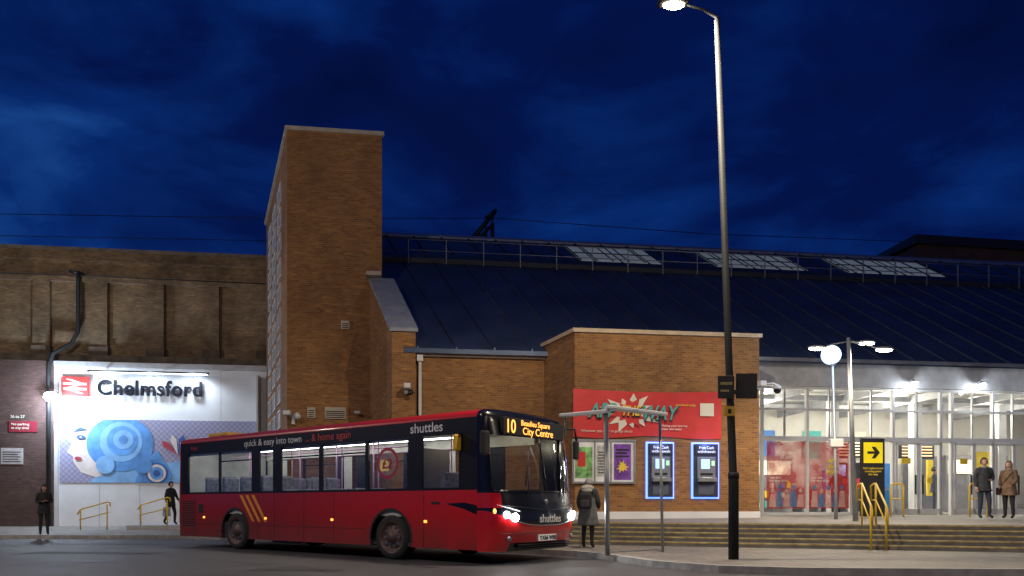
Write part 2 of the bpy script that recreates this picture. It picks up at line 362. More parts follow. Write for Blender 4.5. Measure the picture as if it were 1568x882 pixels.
boxes('door_signs',[((13.0,-.012,2.6),(13.35,-.002,2.8)),((15.3,-.012,2.6),(15.6,-.002,2.8)),((14.0,-.012,1.9),(14.2,-.002,2.1))],yelp,sb)
# interior
iw=mat('interior_wall',(.62,.6,.55),.6,var=.05); ic=mat('interior_ceiling',(.6,.6,.58),.7)
box('interior_floor',(6.1,.3,.7),(31,8.6,.8),mat('terrazzo',(.35,.33,.3),.35),sb)
box('interior_back_wall',(6.0,8.5,.8),(31,8.7,5.6),iw,sb)
box('interior_ceiling',(6.1,.35,5.55),(31,8.7,5.7),ic,sb)
box('interior_side_wall',(5.97,.32,.8),(6.08,8.5,5.55),iw,sb); box('interior_end_wall',(31,0,.2),(31.3,8.7,7),orange,sb)
ceil=emis('ceiling_light',(1,.91,.75),18)
boxes('ceiling_lights',[((x,y,5.50),(x+1.3,y+.25,5.54)) for x in (7.5,10.5,13.5,16.5,19.5,22.5) for y in (1.6,4.2,6.8)],ceil,sb)
boxes('ceiling_beams',[((x,.4,5.2),(x+.15,8.4,5.5)) for x in (6.9,9.7,12.6,15.5,18.4,21.3)]+[((6.2,y,5.25),(30,y+.12,5.45)) for y in (3.0,5.6)],mat('beam_grey',(.3,.31,.33),.5),sb)
boxes('kiosks',[((9.6,5.5,.8),(11.8,8.4,3.2)),((19,5.5,.8),(22,8.4,3.3))],mat('kiosk_panels',(.2,.2,.22),.5),sb)
boxes('kiosk_lit_menu',[((9.7,5.46,2.4),(11.7,5.5,3.0)),((19.1,5.46,2.5),(21.9,5.5,3.1))],emis('menu_panel',(1,.75,.4),1.6),sb)
for j,cc_ in enumerate((redp,yelp,bluep,tealp,cream)):
    boxes('kiosk_goods_%d'%j,[((9.75+i*.25,5.4,1.0+((i+j)%3)*.42),(9.92+i*.25,5.49,1.2+((i+j)%3)*.42+.1*((i*j)%2))) for i in range(j%2,8,2)],cc_,sb)
    boxes('hall_posters_%d'%j,[((7.0+j*2.3,8.42,3.3),(7.9+j*2.3,8.46,4.6)),((13.0+j*.95,7.95,1.2),(13.5+j*.95,8.0,1.9))],cc_,sb)
boxes('ticket_gates',[((12.8+i*.75,6.5,.8),(12.95+i*.75,7.9,1.85)) for i in range(7)],steel,sb,.03)
boxes('departure_boards',[((13.2,4.8,3.1),(15.0,4.9,3.9)),((16.3,4.8,3.1),(17.9,4.9,3.9)),((14.0,6.4,2.3),(15.6,6.5,3.0))],blkm,sb)
boxes('departure_rows',[((13.3,4.78,3.2+i*.13),(14.9,4.8,3.25+i*.13)) for i in range(5)]+[((16.4,4.78,3.2+i*.13),(17.8,4.8,3.25+i*.13)) for i in range(5)],emis('led_amber',(1,.45,.05),2),sb)
boxes('info_screens',[((14.1,6.38,2.4),(14.8,6.4,2.9)),((12.3,8.44,2.1),(13.1,8.49,2.7))],emis('screen_blue',(.15,.35,1),1.2),sb)
boxes('blue_bins',[((13.35,2.2,.8),(13.75,2.7,1.7)),((13.85,2.2,.8),(14.25,2.7,1.7))],mat('bin_blue',(.02,.2,.5),.4),sb,.03)
boxes('wall_posters',[((8.2,8.44,1.6),(9.2,8.5,3)),((14.9,8.44,1.7),(15.8,8.5,3.1)),((17.5,8.44,1.7),(18.4,8.5,3.1))],bluep,sb)
boxes('yellow_info_board',[((18.5,3.2,2.6),(19.5,3.3,3.3)),((17.0,4.0,1.5),(17.25,4.1,3.0))],yelp,sb)
boxes('red_wall_panels',[((15.9,8.4,1.0),(17.2,8.41,2.6))],redp,sb)
boxes('columns',[((x,3.2,.8),(x+.35,3.55,5.5)) for x in (8.6,12.2,15.8,19.6)],offw,sb)
for i,x in enumerate((9.5,14.5,19.5)): light('hall_light_%d'%i,'POINT',(x,3.5,4.8),500,(1,.89,.7),sb,.6)
vin=film('window_vinyl_red',(.5,.03,.04),.5)
vin2=film('window_vinyl_pale',(.7,.45,.4),.5); vin3=film('window_vinyl_blue',(.1,.25,.5),.6)
for i,(a,b) in enumerate(((7.95,9.4),(9.52,11.05))):
    box('window_vinyl_%d'%i,(a,.10,1.0),(b,.112,3.36),vin,sb)
    cx=(a+b)/2
    if i: plate('vinyl_burst_%d'%i,star(cx+.1,2.5,.45,.28,11),.088,.096,vin2,sb)
    text('vinyl_text_%d'%i,'APP\nthe\nWAY' if i else 'Be the hero\nof your\njourney',(cx+.1*i,.07,2.62 if i else 2.9),.2 if i else .15,[cream,yelp][i],sb,align='CENTER',off=.008 if i else 0,shear=.2*i)
    for j in range(5):
        ball('vinyl_figure_head',(a+.22+.26*j,.092,1.62+.12*((j+i)%2)),(.075,.004,.085),[vin2,vin3][(i+j)%2],sb,14,8)
        plate('vinyl_figure',[(a+.08+.26*j,1.05),(a+.34+.26*j,1.05),(a+.31+.26*j,1.5+.12*((j+i)%2)),(a+.13+.26*j,1.5+.12*((j+i)%2))],.088,.096,[vin2,vin3][(j)%2],sb)
    text('vinyl_small_%d'%i,'save time\nbuy your ticket',(a+.1,.08,2.05),.11,cream,sb)
for i,x in enumerate((13.25,15.9,19)):
    e_=empty('wall_lamp',(1.05+.991*x+.134*.35,25.13+.134*x-.991*.35,5.45),R(7.7))
    tube('arm',[(0,.33,.12),(0,.1,.15),(0,0,.06)],.02,steel,e_,8); tube('shade',[(0,0,.08),(0,-.02,0)],[.06,.15],steel,e_,16)
    ball('bulb',(0,-.02,-.02),(.12,.12,.06),emis('lamp_white',(.9,.95,1),40),e_)
    light('glow','POINT',(0,-.1,-.15),32,(.9,.95,1),e_,.08)
# ---------------------------------------------------------------- banner, posters, ATMs on bay
Y=-2.24
def bay_empty(name): return empty(name,sb.location,sb.rotation_euler.z)
bn=bay_empty('promotional_banner')
v=[];f=[];nxn=48
for i in range(nxn+1):
    t=i/nxn; x=.52+4.75*t
    for z in (3.22-.04*math.sin(t*9),4.68-.06*math.sin(t*3.14)):
        v.append((x,Y-.04-.015*math.sin(t*25),z))
for i in range(nxn): f.append((2*i,2*i+2,2*i+3,2*i+1))
mesh('banner_cloth',v,f,redp,bn,True)
plate('burst',star(2.3,3.98,.56,.34,13,1.6),Y-.075,Y-.07,cream,bn); plate('burst_inner',star(2.3,3.98,.42,.27,11,1.5),Y-.085,Y-.08,redp,bn)
for s_,x,z,sz,mm_,d in (('APP',.98,3.82,.62,tealp,0),('THE',1.98,3.88,.42,yelp,.03),('WAY',2.6,3.76,.62,tealp,.06)):
    text('letters_shadow',s_,(x,Y-.095-d,z-.03),sz,blkm,bn,off=.025,shear=.3,sx=.78); text('letters',s_,(x,Y-.11-d,z),sz,mm_,bn,off=.008,shear=.3,sx=.78)
text('small_print','Making your journey\nfaster and easier',(3.3,Y-.08,3.55),.1,cream,bn,align='LEFT'); text('small_print_2','Wherever you want to go, go direct',(.75,Y-.08,3.36),.11,cream,bn); text('small_print_3','download today',(3.75,Y-.08,4.2),.1,yelp,bn)
boxes('print_logo',[((4.55,Y-.085,3.9),(5.0,Y-.08,4.3))],cream,bn)
pc=bay_empty('poster_case')
X0=.48; X1=2.48
boxes('frame',[((X0,Y-.08,1.78),(X1,Y-.0,1.84)),((X0,Y-.08,3.08),(X1,Y,3.14)),((X0,Y-.08,1.84),(X0+.06,Y,3.08)),((X1-.06,Y-.08,1.84),(X1,Y,3.08)),((1.17,Y-.08,1.84),(1.21,Y,3.08)),((1.68,Y-.08,1.84),(1.72,Y,3.08))],steel,pc)
box('backing',(X0+.06,Y-.03,1.84),(X1-.06,Y,3.08),mat('poster_white',(.7,.7,.68),.5,em=(.8,.8,.8),es=.08),pc)
boxes('green_poster',[((.58,Y-.04,1.95),(1.12,Y-.034,2.9))],mat('poster_green',(.2,.45,.15),.6,var=.7,nscale=6),pc)
boxes('map_poster',[((1.25,Y-.04,2.0),(1.64,Y-.034,2.95))],mat('poster_map',(.5,.52,.5),.6,var=.5,nscale=14),pc)
boxes('purple_poster',[((1.8,Y-.04,1.9),(2.34,Y-.034,3.0))],mat('poster_purple',(.2,.06,.4),.6,var=.5,nscale=5),pc)
plate('poster_burst',star(2.07,2.3,.2,.1,9),Y-.05,Y-.044,yelp,pc)
boxes('poster_photo',[((.65,Y-.048,2.3),(.9,Y-.042,2.75))],redp,pc)
boxes('printed_lines',[((1.29,Y-.048,2.1+i*.09),(1.59-.04*(i%3),Y-.042,2.13+i*.09)) for i in range(8)]+[((1.85,Y-.048,2.6+i*.1),(2.28-.06*(i%2),Y-.042,2.65+i*.1)) for i in range(3)],blkm,pc)
def atm(x):
    a=empty('cash_machine',(1.05+.991*x-.134*Y,25.13+.134*x+.991*Y,0),sb.rotation_euler.z)
    blue=emis('atm_blue_light',(.05,.15,1),4)
    box('glow_surround',(-.45,-.035,1.32),(.45,.01,3.08),blue,a); box('housing',(-.40,-.10,1.37),(.40,-.03,3.03),mat('atm_housing',(.04,.05,.08),.4),a,.02)
    box('top_sign',(-.36,-.13,2.7),(.36,-.10,2.98),mat('atm_sign',(.03,.03,.05),.3,em=(.05,.06,.1),es=.3),a)
    text('sign_text','Free Cash\nwithdrawals',(0,-.135,2.87),.12,emis('atm_text',(1,1,1),.9),a,align='CENTER',ext=.001)
    box('fascia',(-.3,-.14,1.95),(.3,-.10,2.62),mat('atm_fascia',(.2,.22,.27),.4),a,.015)
    box('screen',(-.18,-.15,2.25),(.1,-.138,2.55),emis('atm_screen',(.25,.6,1),1.3),a); box('card_slot',(.16,-.15,2.35),(.26,-.138,2.5),emis('slot_green',(.3,1,.4),.8),a)
    plate('shelf',[(-.3,1.85),(.3,1.85),(.3,1.97),(-.3,1.97)],-.26,-.1,steel,a,.01)
    boxes('keys',[((-.14+i*.07,-.25+j*.045,1.97),(-.09+i*.07,-.22+j*.045,1.985)) for i in range(4) for j in range(3)],offw,a)
    box('cash_slot',(-.2,-.15,2.05),(.2,-.139,2.12),blkm,a)
    light('machine_glow','POINT',(0,-.3,2.95),9,(.2,.35,1),a,.1)
    boxes('lower_panel_print',[((-.25,-.11,1.45),(.25,-.104,1.75))],mat('atm_lower',(.1,.12,.18),.4),a)
atm(3.27); atm(4.74)
ns=bay_empty('wall_notice'); box('plate',(5.5,Y-.02,2.63),(5.76,Y,2.95),white,ns); boxes('lines',[((5.54,Y-.025,2.7+i*.06),(5.72,Y-.021,2.72+i*.06)) for i in range(4)],blkm,ns)
# ---------------------------------------------------------------- CCTV
def bw(x,y,z): return (1.05+.991*x-.134*y,25.13+.134*x+.991*y,z)
cc=empty('cctv_camera',bw(6.54,-2.3,4.9),R(7.7))
box('bracket',(-.12,-.05,-.12),(.02,.1,.12),offw,cc); tube('arm',[(0,0,.0),(.35,-.1,.06),(.5,-.15,.0)],.03,offw,cc,8); box('housing',(-.15,-.35,-.06),(.05,.1,.1),offw,cc,.02)
ball('dome',(.5,-.15,-.16),.12,blk,cc); tube('dome_cap',[(.5,-.15,.0),(.5,-.15,-.12)],[.08,.14],offw,cc,16)
cc2=empty('cctv_camera',bw(-4.5,-.42,4.85),R(7.7)); box('plate',(-.1,0,-.15),(.1,.14,.15),offw,cc2); box('housing',(-.12,-.35,-.02),(.1,-.0,.14),offw,cc2,.02); ball('dome',(.1,-.1,-.12),.09,blk,cc2)
cc3=empty('security_light',bw(-6.3,2.95,4.4),R(7.7)); tube('arm',[(0,.1,0),(0,-.15,.05)],.025,offw,cc3,8); box('head',(-.1,-.3,-.0),(.1,-.12,.1),offw,cc3,.02)
cc4=empty('cctv_camera',bw(-8.55,2.8,4.3),R(7.7)); box('mount',(-.05,0,-.3),(.05,.28,.0),offw,cc4); box('housing_a',(-.3,-.3,0),(-.06,.1,.16),offw,cc4,.02); ball('dome',(.15,-.1,-.02),.13,offw,cc4)
# ---------------------------------------------------------------- viaduct
va=empty('railway_viaduct',(-23.86,35,0),R(7.7))
box('upper_wall',(-40,.3,8.0),(12.6,2.3,13.2),oldb,va)
box('parapet_coping',(-40,.22,13.2),(12.6,2.4,13.36),mat('sooty_stone',(.14,.11,.085),.9,var=.4),va)
box('ledge',(-40,-.05,7.85),(12.4,.3,8.2),mat('ledge_sooty',(.12,.1,.075),.9,var=.5,nscale=2),va)
pil=[]
for i in range(-14,5):
    x=1.35+i*2.55
    pil+=[((x,.12,8.2),(x+.75,.3,11.7))]
boxes('pilasters',pil,oldb,va)
boxes('corbels',[((a[0]-.05,.05,8.2),(b[0]+.05,.3,8.62)) for a,b in pil],mat('corbel_brick',(.1,.07,.05),.9,var=.3),va)
box('frieze',(-40,.12,11.7),(12.5,.3,12.0),oldb,va); box('frieze_band',(-40,.16,12.62),(12.5,.3,12.75),oldb,va)
box('west_pier',(-40,-.3,0),(2.45,2,7.84),purpb,va)
box('core',(2.46,.4,0),(12.4,2,7.84),oldb,va)
tube('soil_pipe',[(3.45,.02,12.1),(3.4,.02,11.8),(3.4,.0,9.3),(3.15,-.1,8.7),(2.45,-.4,8.15),(2.3,-.42,7.6),(2.3,-.42,.1)],.09,dsteel,va,10)
tube('pipe_branch',[(3.0,.05,12.15),(3.45,.02,12.1)],.07,dsteel,va,8)
tube('wall_cable',[(-30,.0,11.9),(-10,.02,11.85),(2.9,.0,11.95),(12,.02,11.9)],.02,dsteel,va,5)
pb=empty('wall_notice',va.location,R(7.7))
box('plate_red',(.55,-.34,4.5),(1.75,-.305,5.0),mat('notice_red',(.25,.02,.04),.5),pb); text('notice','No parking\nat any time',(.65,-.35,4.8),.17,cream,pb)
text('dark_notice','26 to 27',(.6,-.33,5.15),.18,cream,pb)
pb2=empty('wall_notice',va.location,R(7.7)); box('plate_white',(.2,-.34,3.0),(1.15,-.305,3.75),mat('notice_white',(.45,.42,.42),.6),pb2); boxes('print',[((.28,-.345,3.1+i*.11),(1.05-.1*(i%2),-.341,3.14+i*.11)) for i in range(5)],blkm,pb2)
mw=empty('mural_wall',va.location,R(7.7))
box('white_wall',(2.5,-.15,.1),(12.3,.28,7.6),white,mw); box('top_beam',(2.46,-.3,7.6),(12.3,.28,7.84),mat('beam_paint',(.5,.5,.52),.6),mw)
box('edge_post',(2.46,-.26,.1),(2.62,-.155,7.6),offw,mw)
box('wall_return',(11.7,-.9,.1),(11.78,-.16,7.3),offw,mw)
boxes('panel_joints',[((x,-.154,.1),(x+.015,-.149,2.1)) for x in (4.4,6.2,8.0,9.8)]+[((x,-.154,5.2),(x+.015,-.149,7.6)) for x in (4.0,9.9)],steel,mw)
m,nt,b=newmat('mural_lattice'); N=nt.nodes.new;L=nt.links.new
tc=N('ShaderNodeTexCoord'); mp=N('ShaderNodeMapping'); mp.inputs['Rotation'].default_value=(0,R(45),0); mp.inputs['Scale'].default_value=(5.5,0,5.5); L(tc.outputs['Object'],mp.inputs[0])
ck=N('ShaderNodeTexVoronoi'); ck.inputs['Scale'].default_value=1; ck.inputs['Randomness'].default_value=0; L(mp.outputs[0],ck.inputs['Vector'])
r_=N('ShaderNodeValToRGB'); r_.color_ramp.elements[0].position=.25; r_.color_ramp.elements[0].color=(.38,.37,.52,1); r_.color_ramp.elements[1].position=.6; r_.color_ramp.elements[1].color=(.24,.24,.4,1); L(ck.outputs['Distance'],r_.inputs[0]); L(r_.outputs[0],b.inputs['Base Color'])
lat=m
mu=empty('mural_artwork',va.location,R(7.7))
box('mural_panel',(2.66,-.18,2.15),(11.65,-.155,5.15),lat,mu)
def dec(nm,pts,l,c): return plate(nm,pts,-.186-l*.008,-.181-l*.008,c,mu)
mb=mat('mural_blue',(.1,.3,.68),.6,var=.3,nscale=2); mlb=mat('mural_light_blue',(.22,.46,.8),.6,var=.2,nscale=2); msk=mat('mural_skin',(.72,.64,.62),.6,var=.1); mdb=mat('mural_dark_blue',(.03,.1,.35),.6); mrd=mat('mural_red',(.5,.05,.08),.6)
def clipz(p): return [(max(2.68,min(11.6,x)),max(2.17,min(5.13,z))) for x,z in p]
dec('shoulder',clipz([(4.0,2.17),(4.3,2.5),(4.9,2.75),(5.4,3.0),(6.6,3.4),(7.6,3.1),(8.2,3.3),(8.6,2.6),(8.9,2.17)]),0,mlb)
dec('face',clipz([(2.95,5.13),(3.0,4.4),(3.2,3.95),(2.98,3.6),(3.25,3.4),(3.3,3.1),(3.6,2.65),(4.3,2.4),(5.2,2.9),(5.6,4.2),(5.0,5.13)]),1,msk)
dec('blue_head',clipz(circ(5.35,4.0,1.3,36,1.5)),2,mb)
for i,(cx,cz,rr) in enumerate([(5.4,4.1,.95),(5.45,4.15,.7),(5.5,4.2,.45),(5.5,4.2,.2),(4.7,3.0,.42),(6.4,3.0,.4)]): dec('curl_%d'%i,clipz(circ(cx,cz,rr)),3+i,[mlb,mb,mlb,mb,mlb,mb][i])
dec('brow',[(3.2,4.5),(3.6,4.78),(3.95,4.65),(3.6,4.62)],7,mdb); dec('eye',circ(3.62,4.3,.1,16,.2),7,mdb); dec('eye_white',circ(3.62,4.3,.04,12),8,msk); dec('lips',circ(3.5,3.3,.08,16,.16),7,mrd)
dec('plaits',clipz([(6.0,2.17),(6.4,3.2),(7.0,3.7),(7.4,3.1),(7.7,2.5),(7.5,2.17)]),3,mb)
for i in range(5):
    a=R(10+i*32); cx,cz=7.95,3.5
    dec('petal_%d'%i,clipz([(cx,cz),(cx+.75*math.cos(a-.2),cz+.75*math.sin(a-.2)),(cx+1.0*math.cos(a),cz+1.0*math.sin(a)),(cx+.75*math.cos(a+.2),cz+.75*math.sin(a+.2))]),4,[mdb,mrd,mdb,msk,mrd][i])
dec('rosette_outer',clipz(circ(7.0,2.62,.5)),5,mdb); dec('rosette_mid',clipz(circ(7.0,2.62,.42)),6,msk); dec('rosette_in',circ(7.0,2.62,.3),7,mb); dec('rosette_core',circ(7.0,2.62,.16),8,mdb)
ss=empty('station_sign',va.location,R(7.7))
redsign=mat('rail_red',(.7,.03,.03),.4,em=(1,.03,.03),es=.12)
box('red_panel',(2.78,-.3,6.2),(4.0,-.2,7.12),redsign,ss,.02)
lw=mat('sign_symbol_white',(.8,.8,.8),.4,em=(1,1,1),es=.3)
yy=-.315
boxes('symbol_bars',[((2.88,yy,6.74),(3.9,yy+.01,6.83)),((2.88,yy,6.50),(3.9,yy+.01,6.59))],lw,ss)
plate('symbol_diagonal_a',[(3.05,6.595),(3.22,6.595),(3.66,6.735),(3.49,6.735)],yy-.002,yy+.008,lw,ss)
plate('symbol_diagonal_b',[(3.0,7.0),(3.2,7.0),(3.68,6.835),(3.48,6.835)],yy-.002,yy+.008,lw,ss)
plate('symbol_diagonal_c',[(3.12,6.495),(3.3,6.495),(3.78,6.33),(3.6,6.33)],yy-.002,yy+.008,lw,ss)
text('station_name','Chelmsford',(4.38,-.32,6.3),1.0,navy,ss,ext=.06,off=.018,sx=.93,space=1.07)
box('light_bar',(4.1,-.75,7.3),(9.5,-.62,7.38),dsteel,ss); boxes('light_bar_brackets',[((x,-.7,7.3),(x+.05,-.15,7.36)) for x in (4.5,6.8,9.1)],dsteel,ss)
boxes('light_strip',[((4.2,-.74,7.27),(9.4,-.63,7.295))],emis('strip_white',(.75,.87,1),12),ss)
for i,x in enumerate((4.9,6.8,8.7)): light('sign_light_%d'%i,'SPOT',(x,-.9,7.25),220,(.72,.85,1),ss,.3,spot=150,rot=(R(20),0,0))
fl=empty('wall_floodlight',(-23.86+.991*2.6+.134*.8,35+.134*2.6-.991*.8,6.15),R(7.7))
tube('bracket',[(0,.5,.2),(0,.1,.2),(0,0,.1)],.03,dsteel,fl,8); box('body',(-.26,-.1,.02),(.26,.14,.16),dsteel,fl,.02)
ball('lens',(0,-.05,-.06),(.32,.22,.22),emis('flood_white',(.8,.9,1),80),fl)
light('flood','POINT',(.25,-.7,-.4),800,(.66,.82,1),fl,.15)
rs=empty('ramp_platform'); 
prism('slab',[(-15.4,30),(-8.6,30.2),(-9,34.8),(-15.8,34.2)],.05,.3,mat('ramp_concrete',(.4,.4,.4),.8),rs)
def hrail(px,y,zb,L_=1.3,flip=1):
    h=empty('handrail',(px,y,zb),0)
    tube('rail',[(0,0,.62),(.12,0,.82),(L_-.1,.0,1.12),(L_,0,1.08),(L_,0,.95)],.03,yel,h,8)
    tube('rail_low',[(0.05,0,.4),(L_-.05,.0,.7)],.022,yel,h,8)
    for x in (.12,L_-.12): tube('post',[(x,0,0),(x,0,.8+.25*x/L_)],.028,yel,h,8)
hrail(-17.3,29.9,.12); hrail(-15.0,30.1,.3)
# ---------------------------------------------------------------- overhead line mast & wires
om=empty('overhead_line_mast',(-1.9,44,0))
tube('upright_a',[(.9,0,9),(.75,0,17.6)],.13,dsteel,om,6); tube('upright_b',[(.55,0,9),(.35,0,17.1)],.1,dsteel,om,6)
tube('boom',[(-.9,0,16.1),(.9,0,18.3)],.14,dsteel,om,6); tube('boom_low',[(-1.0,0,15.8),(.75,0,17.5)],.1,dsteel,om,6)
for i in range(5): t=i/4; tube('lattice_%d'%i,[(-.9+1.7*t,0,16.0+2.1*t),(-.6+1.3*t,0,16.0+1.5*t)],.06,dsteel,om,5)
tube('crown',[(.35,0,17.9),(1.0,0,18.4)],.1,dsteel,om,6)
ow=empty('overhead_wires')
tube('contact_wire',[(-45,44,18.4),(-14.5,44,17.9),(-1.0,44,17.9),(12,46,17.7),(36,52,19.0)],.022,dsteel,ow,5)
tube('catenary_wire',[(-45,43.5,17.0),(-14,43.5,16.4)],.018,dsteel,ow,5)
rb=empty('brick_building',(23.2,43,0),R(7))
prism('walls',[(0,0),(24,0),(24,10),(0,10)],0,16.0,purpb,rb)
v=[(-.3,-.3,16.0),(24,-.3,15.6),(24,10,16.5),(-.3,10,16.5),(-.3,-.3,16.5),(3,1,16.9),(24,-.3,16.2),(24,10,17)]
fixn(mesh('roof',v,[(0,3,2,1),(4,5,6),(4,6,7,3),(0,1,6,4),(1,2,7,6),(0,4,3)],dsteel,rb))
prism('lower_wing',[(4,-5),(24,-5),(24,-.1),(4,-.1)],0,13.4,purpb,rb); plate('wing_roof',[(3.8,13.4),(24,13.4),(24,14.2),(8,15.2)],-5.2,-.15,roofm,rb)
# ---------------------------------------------------------------- street lamps
def street_lamp(x,y,lean,energy,arm=-1.0,c=(1,.84,.64),drop=.22,kind='POINT'):
    l=empty('street_lamp',(x,y,.12 if kind=='SPOT' else 0.))
    tube('pole',[(0,0,0),(0,0,1.55),(-.01,0,1.6),(lean*.2,0,3),(lean,0,10.05)],[.095,.095,.075,.07,.05],polem,l,16)
    tube('base_door_ring',[(0,0,1.5),(0,0,1.62)],.102,polem,l,16)
    tube('arm',[(lean,0,9.95),(lean,0,10.1),(lean+arm*.3,0,10.25),(lean+arm*.65,0,10.33)],[.045,.035,.025,.02],polem,l,10)
    box('head',(lean+arm*.95-.3,-.12,10.34),(lean+arm*.95+.28,.12,10.43),polem,l,.04)
    ball('lens',(lean+arm*.95,0,10.33),(.2,.1,.05),emis('street_lamp_glow',(1,.85,.6),120),l)
    light('lamp',kind,(lean+arm*.95,0,10.33-drop),energy,c,l,.12,spot=172 if kind=='SPOT' else None,blend=.35)
    return l
sl=street_lamp(4.13,14.0,-.31,3200,-.85,kind='SPOT',drop=.08)
street_lamp(-9.5,5.5,0,2000,1.2,drop=.5)
street_lamp(13.5,5.5,0,1600,-1.2,drop=.5)
street_lamp(-23.5,18.5,0,2100,1.0,drop=.5)
sgn=empty('bus_stop_flag',(4.1,13.98,0)); box('flag_box',(.08,-.03,3.12),(.46,.05,3.58),blkm,sgn,.01); box('bracket',(-.1,-.12,3.2),(.1,.02,3.26),blkm,sgn); box('left_plate',(-.3,-.14,3.1),(.0,-.1,3.52),blkm,sgn,.01)
box('speaker',(-.2,-.18,2.78),(.0,-.08,2.95),mat('amber_tag',(.6,.35,.03),.5),sgn); box('tag_hole',(-.13,-.19,2.82),(-.07,-.178,2.9),blkm,sgn)
boxes('flag_print',[((-.26,-.146,3.35),(-.04,-.141,3.4)),((-.26,-.146,3.22),(-.1,-.141,3.26))],mat('print_grey',(.3,.25,.1),.6),sgn)
tl=empty('plaza_lamp',(9.56,20.9,.68)); tube('pole',[(0,0,0),(-.2,0,5.1)],[.075,.05],steel,tl,14)
lw2=emis('plaza_glow',(1,.85,.6),45)
for i,(dx,dy,dz) in enumerate([(-1.15,-.2,4.75),(.45,.3,5.0),(.55,-.5,4.65)]):
    tube('arm_%d'%i,[(-.2,0,5.0),((dx-.2)/2,dy/2,(5.05+dz)/2),(dx,dy,dz)],.018,steel,tl,8)
    ball('head_%d'%i,(dx,dy,dz+.05),(.26,.12,.05),steel,tl); ball('lens_%d'%i,(dx,dy,dz),(.22,.1,.04),lw2,tl)
    light('lamp_%d'%i,'SPOT',(dx,dy,dz-.08),280,(1,.82,.58),tl,.1,spot=160)
gl=empty('globe_lamp',(9.82,23,.7)); tube('pole',[(.1,0,0),(.1,0,.9),(.0,0,4.8)],[.06,.045,.035],steel,gl,12); ball('globe',(-.05,0,5.02),.29,emis('globe_blue_white',(.4,.63,1),2.6),gl,32,20); tube('collar',[(0,0,4.7),(0,0,4.8)],[.06,.12],steel,gl,12); tube('cap',[(-.05,0,5.28),(-.05,0,5.36)],[.1,.02],steel,gl,12)
light('globe_light','POINT',(-.05,-.45,5.02),150,(.6,.78,1),gl,.28)
box('pole_box',(-.1,-.1,2.2),(.3,.1,2.45),offw,gl,.02)
ts=empty('direction_sign',(11.75,24.5,.74),R(4)); box('board',(-.4,-.05,0),(.4,.05,2.55),blkm,ts,.01)
box('yellow_panel',(-.32,-.065,1.75),(.32,-.052,2.42),mat('sign_yellow',(.85,.7,.02),.4,em=(1,.8,0),es=.2),ts)
plate('arrow',[(-.2,2.05),(.04,2.05),(-.06,1.9),(.06,1.9),(.22,2.09),(.06,2.28),(-.06,2.28),(.04,2.13),(-.2,2.13)],-.075,-.067,blkm,ts)
text('sign_text','Rail replacement\nmeeting point\nthis way',(0,-.058,1.55),.1,yelp,ts,align='CENTER')
def loop_rail(x,y,z,w,h,rz=0,dx=0,dy=0,dz=0):
    e_=empty('handrail',(x,y,z),rz)
    tube('hoop',[(0,0,0),(0,0,h-.08),(.03,0,h-.02),(.1,0,h),(w-.1+dx,dy,h+dz),(w-.03+dx,dy,h-.02+dz),(w+dx,dy,h-.08+dz),(w+dx,dy,dz)],.028,yel,e_,10)
    tube('mid_rail',[(0,0,h*.55),(w+dx,dy,h*.55+dz)],.02,yel,e_,8)
for k in (0,.34):
    a=(8.55+k,18.35,.65); e_=empty('handrail',a)
    fx,fy,fz=-.52*1.0,-1.55,-.53
    tube('rail',[(.0,.25,.6),(.0,.25,.95),(0,.1,1.0),(0,0,1.0),(fx,fy,1.0+fz),(fx*1.12,fy*1.12,.9+fz),(fx*1.12,fy*1.12,.55+fz)],.024,yel,e_,10)
    tube('rail_mid',[(.0,.2,.6),(0,0,.6),(fx,fy,.6+fz)],.018,yel,e_,8)
    tube('post_top',[(0,0,0),(0,0,1)],.024,yel,e_,10); tube('post_low',[(fx,fy,fz),(fx,fy,1+fz)],.024,yel,e_,10)
loop_rail(14.2,23.3,.74,.55,1.05); loop_rail(11.9,23.6,.74,.4,1.05); loop_rail(15.9,23,.74,.5,1.05)
# ---------------------------------------------------------------- bus shelter (slim)
sh=empty('bus_shelter')
prism('canopy_side',[(.98,15.75),(1.9,15.02),(1.98,15.14),(1.08,15.88)],2.98,3.05,offw,sh,.015)
prism('canopy_front',[(1.9,15.0),(2.0,14.98),(3.36,16.2),(3.24,16.32),(1.86,15.16)],3.06,3.13,offw,sh,.015)
tube('post_front',[(1.93,15.15,.12),(1.9,15.2,3.0)],.05,steel,sh,12); tube('post_back',[(3.25,16.2,.12),(3.2,16.25,3.06)],.032,steel,sh,12)
tube('hanger',[(1.12,15.84,2.98),(1.12,15.84,2.6)],.02,steel,sh,12)
